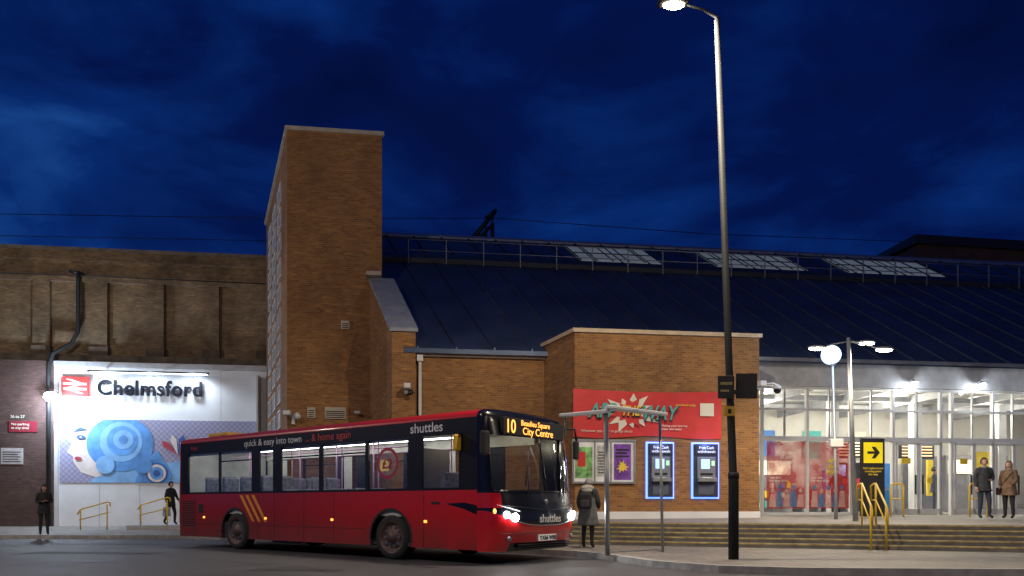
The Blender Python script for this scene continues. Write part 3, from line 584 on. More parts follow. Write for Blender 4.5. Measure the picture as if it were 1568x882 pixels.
# ---------------------------------------------------------------- BUS
bus=empty('single_decker_bus',(.165,15.16,0),math.atan2(-.616,.788)); bus.scale=(1.075,1.05,1)
HW=1.275
def buspaint():
    m,nt,b=newmat('bus_paint_red'); N=nt.nodes.new;L=nt.links.new
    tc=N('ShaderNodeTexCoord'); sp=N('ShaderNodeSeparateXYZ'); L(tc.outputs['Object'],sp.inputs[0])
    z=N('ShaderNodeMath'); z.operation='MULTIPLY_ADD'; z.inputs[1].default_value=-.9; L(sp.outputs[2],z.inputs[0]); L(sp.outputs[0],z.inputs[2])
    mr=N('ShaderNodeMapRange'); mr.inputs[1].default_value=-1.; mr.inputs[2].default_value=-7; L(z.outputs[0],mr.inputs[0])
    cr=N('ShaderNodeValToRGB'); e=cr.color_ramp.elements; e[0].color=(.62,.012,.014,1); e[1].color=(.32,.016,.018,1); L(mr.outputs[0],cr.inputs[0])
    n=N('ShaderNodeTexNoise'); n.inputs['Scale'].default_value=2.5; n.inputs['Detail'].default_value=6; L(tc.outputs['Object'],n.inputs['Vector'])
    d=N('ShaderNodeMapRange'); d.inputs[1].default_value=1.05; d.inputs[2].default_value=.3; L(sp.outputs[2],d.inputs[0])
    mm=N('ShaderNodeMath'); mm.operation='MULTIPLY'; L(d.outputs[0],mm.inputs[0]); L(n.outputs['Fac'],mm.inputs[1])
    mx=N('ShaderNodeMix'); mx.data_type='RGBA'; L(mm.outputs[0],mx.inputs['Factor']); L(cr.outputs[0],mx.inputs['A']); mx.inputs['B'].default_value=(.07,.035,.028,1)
    L(mx.outputs['Result'],b.inputs['Base Color']); b.inputs['Roughness'].default_value=.35; b.inputs['Coat Weight'].default_value=.4; b.inputs['Coat Roughness'].default_value=.08; b.inputs['Specular IOR Level'].default_value=.3
    M['buspaint']=m; return m
bp_=buspaint()
def frontpaint():
    m,nt,b=newmat('bus_front_paint'); N=nt.nodes.new;L=nt.links.new
    def mth(op,a,b_=None,c=None,clamp=False):
        n=N('ShaderNodeMath'); n.operation=op; n.use_clamp=clamp
        for i,q in enumerate((a,b_,c)):
            if q is None: continue
            if isinstance(q,(int,float)): n.inputs[i].default_value=q
            else: L(q,n.inputs[i])
        return n.outputs[0]
    tc=N('ShaderNodeTexCoord'); sp=N('ShaderNodeSeparateXYZ'); L(tc.outputs['Object'],sp.inputs[0])
    z=sp.outputs[2]; ay=mth('ABSOLUTE',sp.outputs[1])
    lo=mth('MULTIPLY_ADD',mth('POWER',ay,3),.14,.74)
    g=mth('GREATER_THAN',z,lo)
    g4=mth('MULTIPLY',mth('LESS_THAN',z,.42),mth('LESS_THAN',ay,.95))
    w5=mth('MULTIPLY',mth('MULTIPLY',mth('GREATER_THAN',ay,1.1),mth('GREATER_THAN',z,1.08)),mth('LESS_THAN',z,1.36))
    fac=mth('SUBTRACT',mth('MAXIMUM',g,g4),w5,clamp=True)
    mx=N('ShaderNodeMix'); mx.data_type='RGBA'; L(fac,mx.inputs['Factor']); mx.inputs['A'].default_value=(.62,.012,.014,1); mx.inputs['B'].default_value=(.008,.009,.009,1)
    L(mx.outputs['Result'],b.inputs['Base Color']); b.inputs['Roughness'].default_value=.25; b.inputs['Coat Weight'].default_value=.7; b.inputs['Coat Roughness'].default_value=.06
    return m
fp=frontpaint()
WH=[-2.2,-7.54]
def side_panel(name,y0,y1):
    pts=[(-10.0,.28)]
    ra=.56;zc=.47;dx=math.sqrt(ra*ra-(zc-.28)**2); a0=math.asin((.28-zc)/ra)
    for xc in sorted(WH):
        for i in range(17):
            a=math.pi-a0 - (math.pi-2*a0)*i/16
            pts.append((xc+ra*math.cos(a),zc+ra*math.sin(a)))
    pts+=[(0,.28),(0,1.42),(-10.0,1.42)]
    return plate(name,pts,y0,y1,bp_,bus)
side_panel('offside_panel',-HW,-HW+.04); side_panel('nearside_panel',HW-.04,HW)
wins=[(-9.66,-8.25),(-8.18,-6.86),(-6.55,-6.03),(-5.72,-4.39),(-4.28,-2.93),(-2.84,-1.72),(-1.34,-.43)]
for sgnn,nm in ((-1,'offside'),(1,'nearside')):
    y0,y1=sorted((sgnn*(HW-.005),sgnn*(HW-.045)))
    L_=[((-10.0,y0,1.42),(0,y1,1.47)),((-10.0,y0,2.5),(0,y1,2.8))]
    xs=[-10.0]+[q for w_ in wins for q in w_]+[0]
    for i in range(0,len(xs),2): L_.append(((xs[i],y0,1.47),(xs[i+1],y1,2.5)))
    boxes(nm+'_window_band',L_,mat('window_band_black',(.012,.012,.013),.3,var=.1,spec=.4),bus)
    yg=sgnn*(HW-.02)
    V=[];F=[]
    for a,b in wins:
        k=len(V); V+=[(a,yg,1.47),(b,yg,1.47),(b,yg,2.5),(a,yg,2.5)]; F.append((k,k+1,k+2,k+3))
    mesh(nm+'_glass',V,F,busg,bus)
    boxes(nm+'_hopper_rails',[((a,yg-.012,2.24),(b,yg+.012,2.27)) for a,b in (wins[1],wins[3],wins[4])],blk,bus)
boxes('panel_seams',[((x-.006,-HW-.003,.3),(x+.006,-HW+.001,1.41)) for x in (-9.3,-6.6,-5.97,-4.9,-3.9,-1.3)]+[((-9.95,-HW-.003,.62),(-8.15,-HW+.001,.632)),((-6.9,-HW-.003,.62),(-2.9,-HW+.001,.632))],mat('seam_dark',(.03,.01,.01),.6),bus)
boxes('vent_grille',[((-9.95,-HW-.008,.55+i*.06),(-9.35,-HW+.001,.58+i*.06)) for i in range(12)],blkm,bus)
boxes('side_handles',[((-9.15,-HW-.01,.92),(-8.95,-HW,1.15)),((-1.1,-HW-.01,1.15),(-.9,-HW,1.2))],blkm,bus)
boxes('side_markers',[((x-.035,-HW-.012,.78),(x+.035,-HW,.83)) for x in (-8.9,-6.3,-3.95,-1.25)],emis('marker_amber',(1,.35,.02),2.5),bus)
for i in range(3):
    x=-7.35+i*.24
    plate('livery_slash_%d'%i,[(x,1.38),(x+.12,1.38),(x+.62,.72),(x+.52,.72)],-HW-.004,-HW-.001,mat('livery_orange',(.8,.32,.04),.4),bus)
for xc in WH:
    for s_ in (-1,1):
        v=[];f=[]
        for i in range(17):
            a=R(-20)+R(220)*i/16
            for yy2 in (s_*(HW-.002),s_*(HW-.45)): v.append((xc+.56*math.cos(a),yy2,.47+.56*math.sin(a)))
        for i in range(16): f.append((2*i,2*i+1,2*i+3,2*i+2))
        mesh('arch_liner',v,f,blkm,bus)
        v=[];f=[]
        for i in range(25):
            a=R(-19)+R(218)*i/24
            for rr in (.55,.60): v.append((xc+rr*math.cos(a),s_*(HW+.006),.47+rr*math.sin(a)))
        for i in range(24): f.append((2*i,2*i+1,2*i+3,2*i+2))
        mesh('arch_trim',v,f,blkm,bus)
        prof=[(.0,.30),(.12,.30),(.13,.255),(.17,.27),(.2,.235),(.28,.23),(.30,.285),(.34,.30),(.40,.295),(.455,.27),(.47,.24),(.47,.04),(.44,.02),(0,.02)]
        V=[];F=[];nn=36
        for r1,d in prof:
            for k in range(nn):
                a=2*math.pi*k/nn; V.append((xc+r1*math.cos(a),s_*(HW-.32+d),.47+r1*math.sin(a)))
        for i in range(len(prof)-1):
            for k in range(nn): F.append((i*nn+k,i*nn+(k+1)%nn,(i+1)*nn+(k+1)%nn,(i+1)*nn+k))
        o=fixn(mesh('wheel',V,F,mat('tyre_rubber',(.02,.02,.021),.85,var=.3),bus,True)); o.data.materials.append(mat('wheel_rim',(.12,.075,.065),.55,.4,var=.4,nscale=9))
        for p in o.data.polygons:
            if p.index<nn*7: p.material_index=1
        boxes('wheel_nuts',[((xc+.2*math.cos(a)-.016,min(s_*(HW-.09),s_*(HW-.045)),.47+.2*math.sin(a)-.016),(xc+.2*math.cos(a)+.016,max(s_*(HW-.09),s_*(HW-.045)),.47+.2*math.sin(a)+.016)) for a in [2*math.pi*j/10 for j in range(10)]],steel,bus)
prof=[(HW,2.80),(HW,2.84),(HW-.03,2.89),(HW-.09,2.93),(HW-.2,2.96),(.7,2.985),(0,3.0)]
full=[(-y,z) for y,z in prof]+[(y,z) for y,z in prof[::-1][1:]]
V=[];F=[]
for x in (-10.0,0): V+=[(x,y,z) for y,z in full]
nn=len(full)
for i in range(nn-1): F.append((i,i+1,nn+i+1,nn+i))
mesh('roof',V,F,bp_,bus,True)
def Bz(z,tab):
    for (z0,b0),(z1,b1) in zip(tab,tab[1:]):
        if z0<=z<=z1: return b0+(b1-b0)*(z-z0)/(z1-z0)
    return tab[-1][1]
def yprof(z):
    if z<=2.84: return HW
    pr=prof[1:]
    for (y0,z0),(y1,z1) in zip(pr,pr[1:]):
        if z0<=z<=z1: return y0+(y1-y0)*(z-z0)/(z1-z0)
    return 0
def end(x0,sg,tab,nexp,rows,matf,name):
    V=[];F=[];mi=[];nc=48
    for z in rows:
        B=Bz(z,tab); W=yprof(z)
        for c in range(nc+1):
            th=-math.pi/2+math.pi*c/nc; s_=math.sin(th); cc_=max(0,math.cos(th))
            V.append((x0+sg*B*cc_**(2/nexp),math.copysign(abs(s_)**(2/nexp),s_)*W,z))
    for r in range(len(rows)-1):
        for c in range(nc):
            q=[r*(nc+1)+c,r*(nc+1)+c+1,(r+1)*(nc+1)+c+1,(r+1)*(nc+1)+c]
            F.append(q if sg>0 else q[::-1]); y=sum(V[i][1] for i in q)/4; mi.append(matf(y,(rows[r]+rows[r+1])/2))
    o=mesh(name,V,F,None,bus,True)
    return o,mi
tab=[(.26,.48),(.45,.6),(.7,.64),(.9,.64),(1.15,.6),(1.4,.55),(2.0,.47),(2.45,.38),(2.8,.31),(2.9,.24),(2.96,.12),(3.0,0)]
rows=[.26,.3,.4,.5,.6,.7,.8,.9,1.0,1.1,1.2,1.3,1.4,1.6,1.8,2.0,2.2,2.35,2.45,2.6,2.7,2.8,2.84,2.87,2.89,2.91,2.93,2.95,2.96,2.975,2.985,2.995,3.0]
def mf(y,z):
    if 1.4<z<2.45 and abs(y)<1.2: return 1
    if z>=1.4: return 2
    return 0
NE=3.0
o,mi=end(0,1,tab,NE,rows,mf,'front_shell')
for m_ in (fp,frontg,blk): o.data.materials.append(m_)
for p,i in zip(o.data.polygons,mi): p.material_index=i
tabr=[(.28,.15),(.9,.2),(2.6,.12),(2.84,.1),(2.93,.04),(3.0,0)]
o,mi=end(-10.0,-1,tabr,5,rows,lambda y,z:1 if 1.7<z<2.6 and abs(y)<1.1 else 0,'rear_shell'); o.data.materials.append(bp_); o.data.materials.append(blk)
for p,i in zip(o.data.polygons,mi): p.material_index=i
def fx(y,z,off=0): 
    return Bz(z,tab)*(max(0,1-(abs(y)/yprof(z))**NE))**(1/NE)+off
tube('screen_divider',[(fx(.05,z,.01),.05,z) for z in (1.4,1.7,2.0,2.25,2.45)],.02,blk,bus,6)
tube('screen_gasket',[(fx(y,1.4,.008),y,1.4) for y in [-1.2,-1.1,-.9,-.5,0,.5,.9,1.1,1.2]],.018,blk,bus,6)
for y0 in (-.55,.6):
    tube('wiper_arm',[(fx(y0,1.3,.04),y0,1.32),(fx(y0+.1,1.9,.05),y0+.12,1.85)],.013,blkm,bus,6)
    tube('wiper_blade',[(fx(y0-.1,1.5,.035),y0-.02,1.5),(fx(y0+.2,2.2,.035),y0+.2,2.2)],.012,blkm,bus,6)
dm=emis('destination_led',(1,.36,.01),2.4)
fr=(R(90),0,R(90))
boxes('display_window',[((.30,-1.0,2.47),(.385,.9,2.80))],blkm,bus,.01)
text('route_number','10',(.395,-.96,2.51),.36,dm,bus,rot=fr,off=.002,sx=.85,ext=.002)
text('destination_top','Beaulieu Square',(.395,-.5,2.67),.15,dm,bus,rot=fr,ext=.002,sx=.95)
text('destination','City Centre',(.395,-.45,2.50),.2,dm,bus,rot=fr,ext=.002)
text('front_logo','shuttles',(.655,-.28,.80),.22,mat('logo_white',(.7,.7,.7),.4),bus,rot=fr,off=.002)
box('number_plate',(.61,-.28,.44),(.635,.28,.56),mat('plate_white',(.7,.7,.65),.5,em=(1,1,.9),es=.15),bus); text('plate_text','YX66 WBE',(.638,-.255,.46),.115,blkm,bus,rot=fr,off=.003)
boxes('lower_grille',[((.5,-.8,.29+i*.04),(.575+.01*i,.8,.31+i*.04)) for i in range(3)],blkm,bus)
tube('bonnet_line',[(fx(y,.74+.14*abs(y)**3,.004),y,.74+.14*abs(y)**3) for y in [i*.12 for i in range(-9,10)]],.009,steel,bus,6)
tube('bonnet_line_upper',[(fx(y,1.12-.10*(1-abs(y)),.004),y,1.12-.1*(1-abs(y))) for y in [i*.12 for i in range(-9,10)]],.007,dsteel,bus,6)
tube('bumper_crease',[(fx(y,.6,.004),y,.6) for y in [i*.12 for i in range(-10,11)]],.006,mat('seam_dark',(.03,.01,.01),.6),bus,6)
ball('badge',(fx(.0,1.18,.005),0,1.2),(.02,.05,.05),steel,bus)
hl=emis('headlight_white',(.85,.93,1),45)
for s_ in (-1,1):
    for y,z,r0 in ((.9,.9,.082),(1.05,.95,.066)):
        ball('headlamp',(fx(y,z,.015),s_*y,z),(.05,r0,r0),hl,bus)
    tube('lamp_cluster_rim',[(fx(y,.93+(y-.8)*.25,.012),s_*y,1.02+(y-.8)*.3) for y in (.78,.9,1.0,1.1,1.18)],.01,offw,bus,6)
    ball('indicator',(fx(1.2,1.02,0),s_*1.2,1.02),(.03,.03,.05),emis('marker_amber',(1,.35,.02),3),bus)
    ball('fog_lamp',(fx(.98,.5),s_*.98,.5),(.03,.06,.05),steel,bus)
    light('headlight_beam','SPOT',(.76,s_*.92,.88),60,(.9,.95,1),bus,.05,spot=90,rot=(R(82),0,R(-90)))
plate('swoosh',[(-.75,1.16),(-.3,1.06),(0,.95),(0,1.13),(-.3,1.18)],-HW-.004,-HW-.001,blk,bus)
tube('mirror_arm',[(.2,-1.2,2.75),(.35,-1.45,2.75),(.38,-1.5,2.5)],.025,blkm,bus,8); box('offside_mirror',(.28,-1.56,2.05),(.4,-1.38,2.5),blkm,bus,.04)
box('mirror_yellow',(-.42,-1.46,2.16),(-.34,-1.28,2.48),mat('mirror_yellow',(.7,.42,.03),.4),bus,.04); tube('mirror_yellow_arm',[(-.38,-1.27,2.5),(-.38,-1.36,2.46)],.02,blkm,bus,6)
tube('mirror_arm_near',[(.2,1.2,2.75),(.35,1.36,2.75),(.38,1.38,2.5)],.025,blkm,bus,8); box('nearside_mirror',(.32,1.3,2.1),(.42,1.44,2.5),blkm,bus,.04)
ltw=mat('livery_white',(.7,.72,.75),.4); ltp=mat('livery_pink',(.5,.07,.06),.4)
text('slogan','quick & easy into town',(-7.15,-HW-.006,2.59),.235,ltw,bus,ext=.001,sx=1.0)
text('slogan_end','... & home again',(-4.85,-HW-.006,2.59),.235,ltp,bus,ext=.001)
text('side_logo','shuttles',(-1.65,-HW-.006,2.58),.27,ltw,bus,ext=.001,off=.003); text('operator','First',(-9.5,-HW-.006,2.6),.16,ltp,bus,ext=.001)
box('roof_pod',(-9.3,-.95,2.95),(-8.4,.95,3.08),mat('pod_yellow',(.5,.3,.05),.5),bus,.05)
stk=mat('sticker_pink',(.22,.03,.06),.4,em=(.8,.05,.1),es=.05); stp=film('sticker_pale',(.4,.3,.35),.4)
v=[];f=[]
for i in range(33):
    a=2*math.pi*i/32
    for rr in (.26,.33): v.append((-2.28+rr*.92*math.cos(a),-HW+.006,2.0+rr*math.sin(a)))
for i in range(32): f.append((2*i,2*i+1,2*i+3,2*i+2))
mesh('pink_sticker_ring',v,f,stk,bus); plate('sticker_centre',circ(-2.28,2.0,.255,32,.235),-HW+.002,-HW+.006,stp,bus)
text('sticker_text','£2',(-2.28,-HW-.004,1.9),.28,stk,bus,align='CENTER',ext=.001,off=.008)
bi=mat('bus_interior_panel',(.5,.5,.47),.6); box('floor',(-9.9,-1.22,.3),(0.1,1.22,.36),mat('bus_floor',(.06,.06,.08),.6),bus); box('rear_bulkhead',(-9.98,-1.2,.36),(-9.9,1.2,2.75),bi,bus)
box('ceiling',(-9.9,-1.2,2.7),(0,1.2,2.73),bi,bus); box('dash',(-.1,-1.15,.36),(.3,1.15,1.32),blkm,bus,.05); box('driver_cab_screen',(-1.62,-1.2,.36),(-1.57,-.25,2.3),mat('cab_screen',(.12,.1,.1),.5),bus)
boxes('inner_side_lining',[((-9.9,-1.225,.9),(-.1,-1.215,1.42)),((-9.9,1.215,.4),(-.1,1.225,1.42))],bi,bus)
boxes('nearside_panels',[((-9.8,1.19,1.42),(-8.9,1.2,2.6)),((-6.5,1.19,1.42),(-6.2,1.2,2.6)),((-3.0,1.19,1.42),(-2.7,1.2,2.6)),((-9.8,1.15,2.45),(-.5,1.2,2.69)),((-9.8,-1.2,2.45),(-1.6,-1.15,2.69))],bi,bus)
boxes('ceiling_strip_lights',[((-9.6,-.85,2.68),(-1.8,-.75,2.695)),((-9.6,.75,2.68),(-1.8,.85,2.695))],emis('bus_interior_light',(1,.97,.86),13),bus)
light('cab_light','POINT',(-.8,.3,2.45),16,(1,.85,.6),bus,.1)
seat=mat('seat_moquette',(.16,.16,.2),.8,var=.5,nscale=14); seatg=mat('seat_shell',(.24,.24,.26),.5)
sl_=[];sr=[]
for x in [-3.3,-4.1,-4.9,-5.7,-6.6,-7.4,-8.2,-9.0]:
    zf=.36 if x>-5.9 else .72
    for y in (-1.15,-.68,.28,.75):
        sl_+=[((x,y,zf+.4),(x+.42,y+.42,zf+.52)),((x-.08,y,zf+.5),(x+.0,y+.42,zf+1.12))]; sr+=[((x-.11,y+.03,zf+.4),(x-.085,y+.39,zf+1.15))]
boxes('seats',sl_,seat,bus,.03); boxes('seat_backs',sr,seatg,bus)
boxes('interior_yellow_notices',[((-3.9,1.13,1.9),(-3.55,1.14,2.3)),((-5.1,1.13,2.0),(-4.8,1.14,2.3)),((-1.63,-.9,1.7),(-1.625,-.6,2.1))],yelp,bus)
box('raised_floor',(-9.9,-1.21,.36),(-6.1,1.21,.7),mat('bus_floor',(.06,.06,.08),.6),bus)
pk=mat('grab_pole',(.35,.18,.33),.3,.3)
for i,x in enumerate((-2.3,-3.4,-4.6,-5.9,-7.9)): 
    for y in (-.62,.62): tube('grab_pole',[(x,y,.4),(x,y,2.7)],.018,pk,bus,8)
for y in (-.62,.62): tube('grab_rail',[(-8.8,y,2.4),(-1.9,y,2.4)],.014,pk,bus,8)
tube('steering_wheel',[(-.25+.12*math.cos(R(a))*.6,-.65+.22*math.sin(R(a)),1.35+.2*math.cos(R(a))*.5) for a in range(0,361,24)],.018,blkm,bus,6)
box('driver_seat',(-1.2,-.95,.8),(-1.05,-.45,1.8),seat,bus,.05)
# ---------------------------------------------------------------- PEOPLE
skin=mat('skin',(.5,.3,.22),.55,var=.06); 
def zmat(name,bands):
    m,nt,b=newmat(name); N=nt.nodes.new;L=nt.links.new
    tc=N('ShaderNodeTexCoord'); sp=N('ShaderNodeSeparateXYZ'); L(tc.outputs['Object'],sp.inputs[0])
    dv=N('ShaderNodeMath'); dv.operation='DIVIDE'; dv.inputs[1].default_value=2; L(sp.outputs[2],dv.inputs[0])
    cr=N('ShaderNodeValToRGB'); cr.color_ramp.interpolation='CONSTANT'; e=cr.color_ramp.elements
    e[0].position=0; e[0].color=list(bands[0][1])+[1]; e[1].position=bands[1][0]/2; e[1].color=list(bands[1][1])+[1]
    for z,c in bands[2:]: k=e.new(z/2); k.color=list(c)+[1]
    L(dv.outputs[0],cr.inputs[0])
    n=N('ShaderNodeTexNoise'); n.inputs['Scale'].default_value=9; n.inputs['Detail'].default_value=4; L(tc.outputs['Object'],n.inputs['Vector'])
    bp=N('ShaderNodeBump'); bp.inputs['Strength'].default_value=.6; bp.inputs['Distance'].default_value=.03; L(n.outputs['Fac'],bp.inputs['Height']); L(bp.outputs['Normal'],b.inputs['Normal'])
    L(cr.outputs[0],b.inputs['Base Color']); b.inputs['Roughness'].default_value=.8; return m
def skinobj(name,verts,edges,radii,m,parent,sub=1):
    me=bpy.data.meshes.new(name); me.from_pydata(verts,edges,[]); me.update(); me.materials.append(m)
    o=bpy.data.objects.new(name,me); col.objects.link(o); o.parent=parent
    md=o.modifiers.new('Skin','SKIN'); md.use_smooth_shade=True
    if not me.skin_vertices: 
        return o
    for i,r in enumerate(radii):
        sv=me.skin_vertices[0].data[i]; rr=r if isinstance(r,tuple) else (r,r); sv.radius=rr; sv.use_root=(i==0)
    s=o.modifiers.new('Sub','SUBSURF'); s.levels=sub; s.render_levels=sub
    return o
def hand(name,wrist,dirv,parent,side,curl=.35):
    W_=Vector(wrist); d=Vector(dirv).normalized(); 
    across=Vector((0,1,0)) if abs(d.y)<.8 else Vector((1,0,0)); across=(across-d*across.dot(d)).normalized(); inn=d.cross(across).normalized()
    if inn.x*side>0: inn=-inn
    skinobj(name+'_palm',[tuple(W_-d*.03),tuple(W_+d*.04),tuple(W_+d*.085)],[(0,1),(1,2)],[(.022,.022),(.036,.02),(.036,.016)],skin,parent)
    for i,(o_,ln) in enumerate([(-.03,.062),(-.01,.075),(.011,.07),(.03,.055)]):
        p0=W_+d*.07+across*o_; p1=p0+d*ln*.5+inn*.008; p2=p1+(d*(1-curl)+inn*curl).normalized()*ln*.35; p3=p2+(d*(1-curl*1.6)+inn*curl*1.6).normalized()*ln*.3
        skinobj(name+'_finger_%d'%i,[tuple(p) for p in (p0,p1,p2,p3)],[(0,1),(1,2),(2,3)],[.0095,.009,.0085,.007],skin,parent)
    p0=W_+d*.02-across*.03; p1=p0+d*.025-across*.025+inn*.01; p2=p1+d*.03-across*.004+inn*.01
    skinobj(name+'_thumb',[tuple(p) for p in (p0,p1,p2)],[(0,1),(1,2)],[.012,.011,.008],skin,parent)
def person(name,loc,rz,H,top,legs,shoes,hair,armL,armR,legL=None,legR=None,coat=0,coatc=None,head_tilt=0,hat=None,longhair=False,bulk=1.,tilt=0.):
    p=empty(name,loc,rz); p.scale=(H/1.72,)*3
    legL=legL or [(.1,-.01,.49),(.11,.03,.09),(.12,-.12,.04)]
    legR=legR or [(-.1,-.01,.49),(-.11,.03,.09),(-.12,-.12,.04)]
    ch=(0,-tilt*.6,1.32); nk=(0,-tilt,1.48); nt_=(0,-tilt*1.15,1.55)
    V=[(0,0,.93),(0,-tilt*.3,1.12),ch,nk,nt_,
       (.175,ch[1],1.40),armL[0],armL[1], (-.175,ch[1],1.40),armR[0],armR[1],
       (.09,0,.86),*legL,(-.09,0,.86),*legR]
    E=[(0,1),(1,2),(2,3),(3,4),(2,5),(5,6),(6,7),(2,8),(8,9),(9,10),(0,11),(11,12),(12,13),(13,14),(0,15),(15,16),(16,17),(17,18)]
    b=bulk
    Rr=[(.155*b,.115*b),(.145*b,.105*b),(.165*b,.115*b),(.075,.07),(.055,.055),.08*b,.06*b,.037*b,.08*b,.06*b,.037*b,.095*b,.066,.045,.042,.095*b,.066,.045,.042]
    bands=[(0,shoes),(.1,legs),(.84,top),(1.5,(.5,.3,.22))]
    skinobj('body',V,E,Rr,zmat(name+'_clothes',bands),p,2)
    for nm_,A,s_ in (('left_hand',armL,1),('right_hand',armR,-1)): hand(nm_,A[1],Vector(A[1])-Vector(A[0]),p,s_)
    if coat:
        Vv=[];Ff=[];n_=20
        rings=[(1.44,.12,.09,nk[1]*.9),(1.40,.165,.115,ch[1]),(1.25,.175*b,.135*b,ch[1]*.9),(1.08,.165*b,.13*b,-tilt*.3),(.92,.185*b,.145*b,0),(.75,.205*b,.16*b,0),(coat,.22*b,.175*b,0),(coat+.01,.2*b,.155*b,0)]
        for z,rx,ry,cy in rings:
            for k in range(n_):
                a=2*math.pi*k/n_; wob=1+.04*math.sin(a*5+z*7)
                Vv.append((rx*math.cos(a)*wob,cy+ry*math.sin(a)*wob,z))
        for i in range(len(rings)-1):
            for k in range(n_): Ff.append((i*n_+k,i*n_+(k+1)%n_,(i+1)*n_+(k+1)%n_,(i+1)*n_+k))
        o=fixn(mesh('coat',Vv,Ff,mat(name+'_coat',coatc or top,.8,var=.3,nscale=10,bump=.4),p,True)); s=o.modifiers.new('s','SUBSURF'); s.levels=1; s.render_levels=1
    hd_=empty('head_pivot',(0,nt_[1],1.54)); hd_.parent=p; hd_.rotation_euler=(head_tilt,0,0)
    bm=bmesh.new(); bmesh.ops.create_uvsphere(bm,u_segments=20,v_segments=16,radius=1)
    for v in bm.verts:
        z=v.co.z; k=1-.28*max(0,-z)**1.5; v.co=Vector((v.co.x*.076*k,v.co.y*.093*(k+.04)-.015*max(0,-z),z*.118+.085))
    me=bpy.data.meshes.new('head'); bm.to_mesh(me); bm.free(); me.materials.append(skin)
    for q in me.polygons:q.use_smooth=True
    ho=bpy.data.objects.new('head',me); col.objects.link(ho); ho.parent=hd_
    hm=mat(name+'_hair',hair,.6,var=.3,nscale=30)
    for s_ in (-1,1):
        ball('eye',(s_*.03,-.083,.092),(.012,.008,.008),offw,hd_,8,6); ball('iris',(s_*.03,-.091,.092),(.006,.003,.006),blkm,hd_,8,6); ball('ear',(s_*.077,.0,.08),(.01,.02,.03),skin,hd_,8,6)
        ball('eyebrow',(s_*.03,-.087,.112),(.018,.006,.004),hm,hd_,8,6)
    ball('nose',(0,-.1,.068),(.013,.02,.024),skin,hd_,8,8); ball('mouth',(0,-.094,.03),(.024,.007,.007),mat('lips',(.4,.12,.1),.5),hd_,10,6)
    bm=bmesh.new(); bmesh.ops.create_uvsphere(bm,u_segments=24,v_segments=16,radius=1)
    dele=[v for v in bm.verts if (v.co.y<-.35 and v.co.z<.45) or v.co.z<-.55]
    bmesh.ops.delete(bm,geom=dele,context='VERTS')
    for v in bm.verts: v.co=Vector((v.co.x*.086,v.co.y*.1+.008,v.co.z*.124+.09))
    me=bpy.data.meshes.new('hair'); bm.to_mesh(me); bm.free(); me.materials.append(hm if hat is None else mat(name+'_hat',hat,.9))
    for q in me.polygons:q.use_smooth=True
    o=bpy.data.objects.new('hair' if hat is None else 'hat',me); col.objects.link(o); o.parent=hd_
    s=o.modifiers.new('sol','SOLIDIFY'); s.thickness=.012; s.offset=1
    if longhair:
        ball('long_hair',(0,.055,.0),(.085,.055,.15),hm,hd_,14,10)
        for s_ in (-1,1): ball('hair_side',(s_*.075,.01,.01),(.022,.05,.13),hm,hd_,10,8)
    return p
A=person('woman_with_phone',(-15.7,25.2,.125),R(35),1.66,(.012,.012,.016),(.015,.015,.02),(.02,.02,.02),(.03,.015,.01),[(.22,.0,1.14),(.07,-.26,1.17)],[(-.22,.02,1.13),(-.06,-.25,1.15)],coat=.72,head_tilt=R(18),longhair=True,
 legL=[(.09,-.06,.49),(.1,-.1,.09),(.11,-.25,.04)])
box('phone',(-.04,-.36,1.2),(.04,-.345,1.33),blkm,A)
B_=person('person_with_shopping_bag',(-13.9,30.6,.3),R(70),1.74,(.012,.014,.02),(.01,.01,.014),(.03,.03,.03),(.02,.015,.01),[(.2,-.1,1.15),(.13,-.28,.98)],[(-.24,.03,1.13),(-.24,-.03,.88)],coat=.8,legL=[(.1,-.12,.5),(.1,-.1,.1),(.1,-.25,.05)],legR=[(-.1,.05,.5),(-.1,.25,.12),(-.1,.12,.04)],head_tilt=R(10),hat=(.02,.02,.03))
plate('bag',[(-.42,.35),(-.12,.35),(-.15,.72),(-.39,.72)],-.12,.02,mat('bag_pale',(.35,.38,.45),.6),B_,.01); tube('bag_handle',[(-.33,-.05,.72),(-.27,-.05,.83),(-.2,-.05,.72)],.008,blkm,B_,6)
C=person('woman_with_walking_stick',(1.78,17.6,.12),R(160),1.62,(.03,.035,.04),(.015,.015,.018),(.03,.03,.03),(.45,.42,.4),[(.25,-.05,1.14),(.25,-.25,.92)],[(-.25,-.03,1.12),(-.22,-.22,1.0)],coat=.56,coatc=(.11,.12,.12),bulk=1.25,hat=(.3,.3,.3),tilt=.07,head_tilt=R(12))
tube('walking_stick',[(.27,-.30,.01),(.25,-.29,.86),(.25,-.27,.9),(.25,-.22,.9)],.012,offw,C,8)
fur=mat('fur_hood',(.4,.39,.36),.95,var=.5,nscale=40,bump=1.)
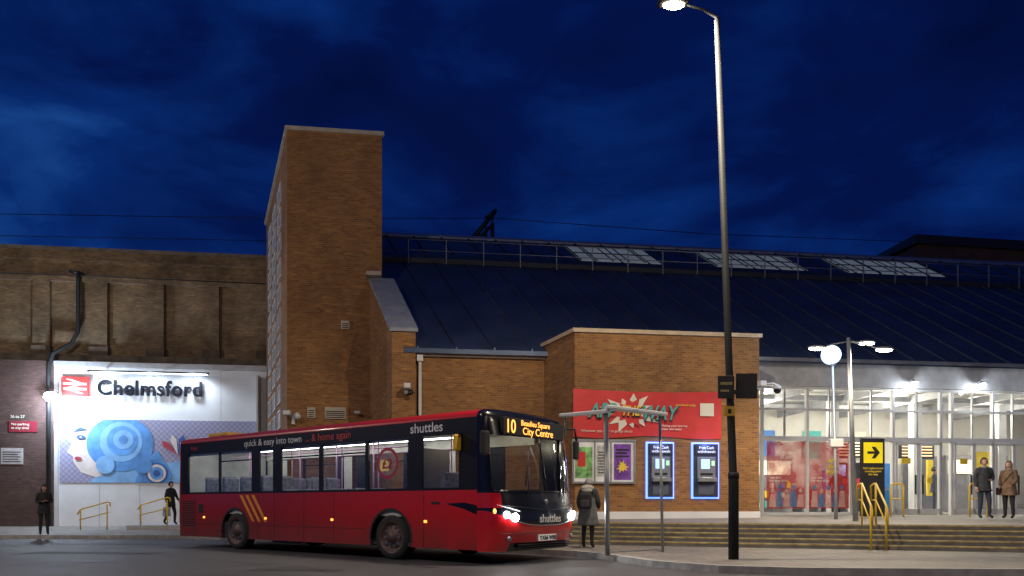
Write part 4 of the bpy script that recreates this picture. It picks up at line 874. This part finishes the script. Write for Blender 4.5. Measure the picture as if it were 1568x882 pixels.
ball('hood',(0,.06,1.49),(.17,.13,.09),fur,C,24,14); ball('hood_fold',(0,.12,1.43),(.14,.08,.1),fur,C,24,14)
bb=box('backpack',(-.16,.17,.98),(.16,.32,1.38),blkm,C,.06); box('backpack_pocket',(-.11,.31,1.02),(.11,.37,1.2),mat('bag_grey',(.04,.04,.05),.8),C,.03); tube('strap_l',[(.12,.2,1.36),(.15,.05,1.45),(.15,-.1,1.35)],.02,blkm,C,6); tube('strap_r',[(-.12,.2,1.36),(-.15,.05,1.45),(-.15,-.1,1.35)],.02,blkm,C,6)
D=person('man_in_dark_jacket',(14.05,22.35,.72),R(-10),1.78,(.03,.035,.045),(.03,.04,.07),(.02,.02,.02),(.03,.02,.015),[(.24,.02,1.15),(.1,-.2,1.1)],[(-.24,.03,1.14),(-.24,-.08,.9)],coat=.82,legL=[(.12,-.05,.5),(.14,-.02,.09),(.17,-.16,.04)])
ball('scarf',(0,-.02,1.47),(.1,.09,.05),mat('scarf_grey',(.2,.2,.22),.9),D)
E_=person('woman_in_tan_coat',(14.72,22.25,.72),R(-55),1.68,(.16,.1,.06),(.02,.02,.025),(.03,.02,.02),(.16,.08,.04),[(.22,-.04,1.14),(.14,-.22,1.0)],[(-.23,0,1.13),(-.18,-.2,.98)],coat=.7,coatc=(.2,.13,.08),bulk=1.1,longhair=True)
tube('bag_strap',[(.15,-.1,1.42),(0,-.17,1.2),(-.22,-.05,.95)],.012,blkm,E_,6); box('handbag',(-.32,-.12,.72),(-.2,.12,.95),mat('handbag',(.05,.02,.02),.5),E_,.03)
F_=person('person_in_hall',(12.2,28.3,.8),R(150),1.72,(.3,.08,.05),(.03,.03,.06),(.02,.02,.02),(.04,.03,.02),[(.22,.0,1.14),(.24,-.05,.9)],[(-.24,.02,1.13),(-.2,-.15,.95)])
G_=person('person_in_hall',(16.1,28.6,.8),R(60),1.75,(.05,.05,.08),(.03,.03,.06),(.02,.02,.02),(.04,.03,.02),[(.22,.0,1.14),(.24,-.05,.9)],[(-.24,.02,1.13),(-.2,-.15,.95)],coat=.8)
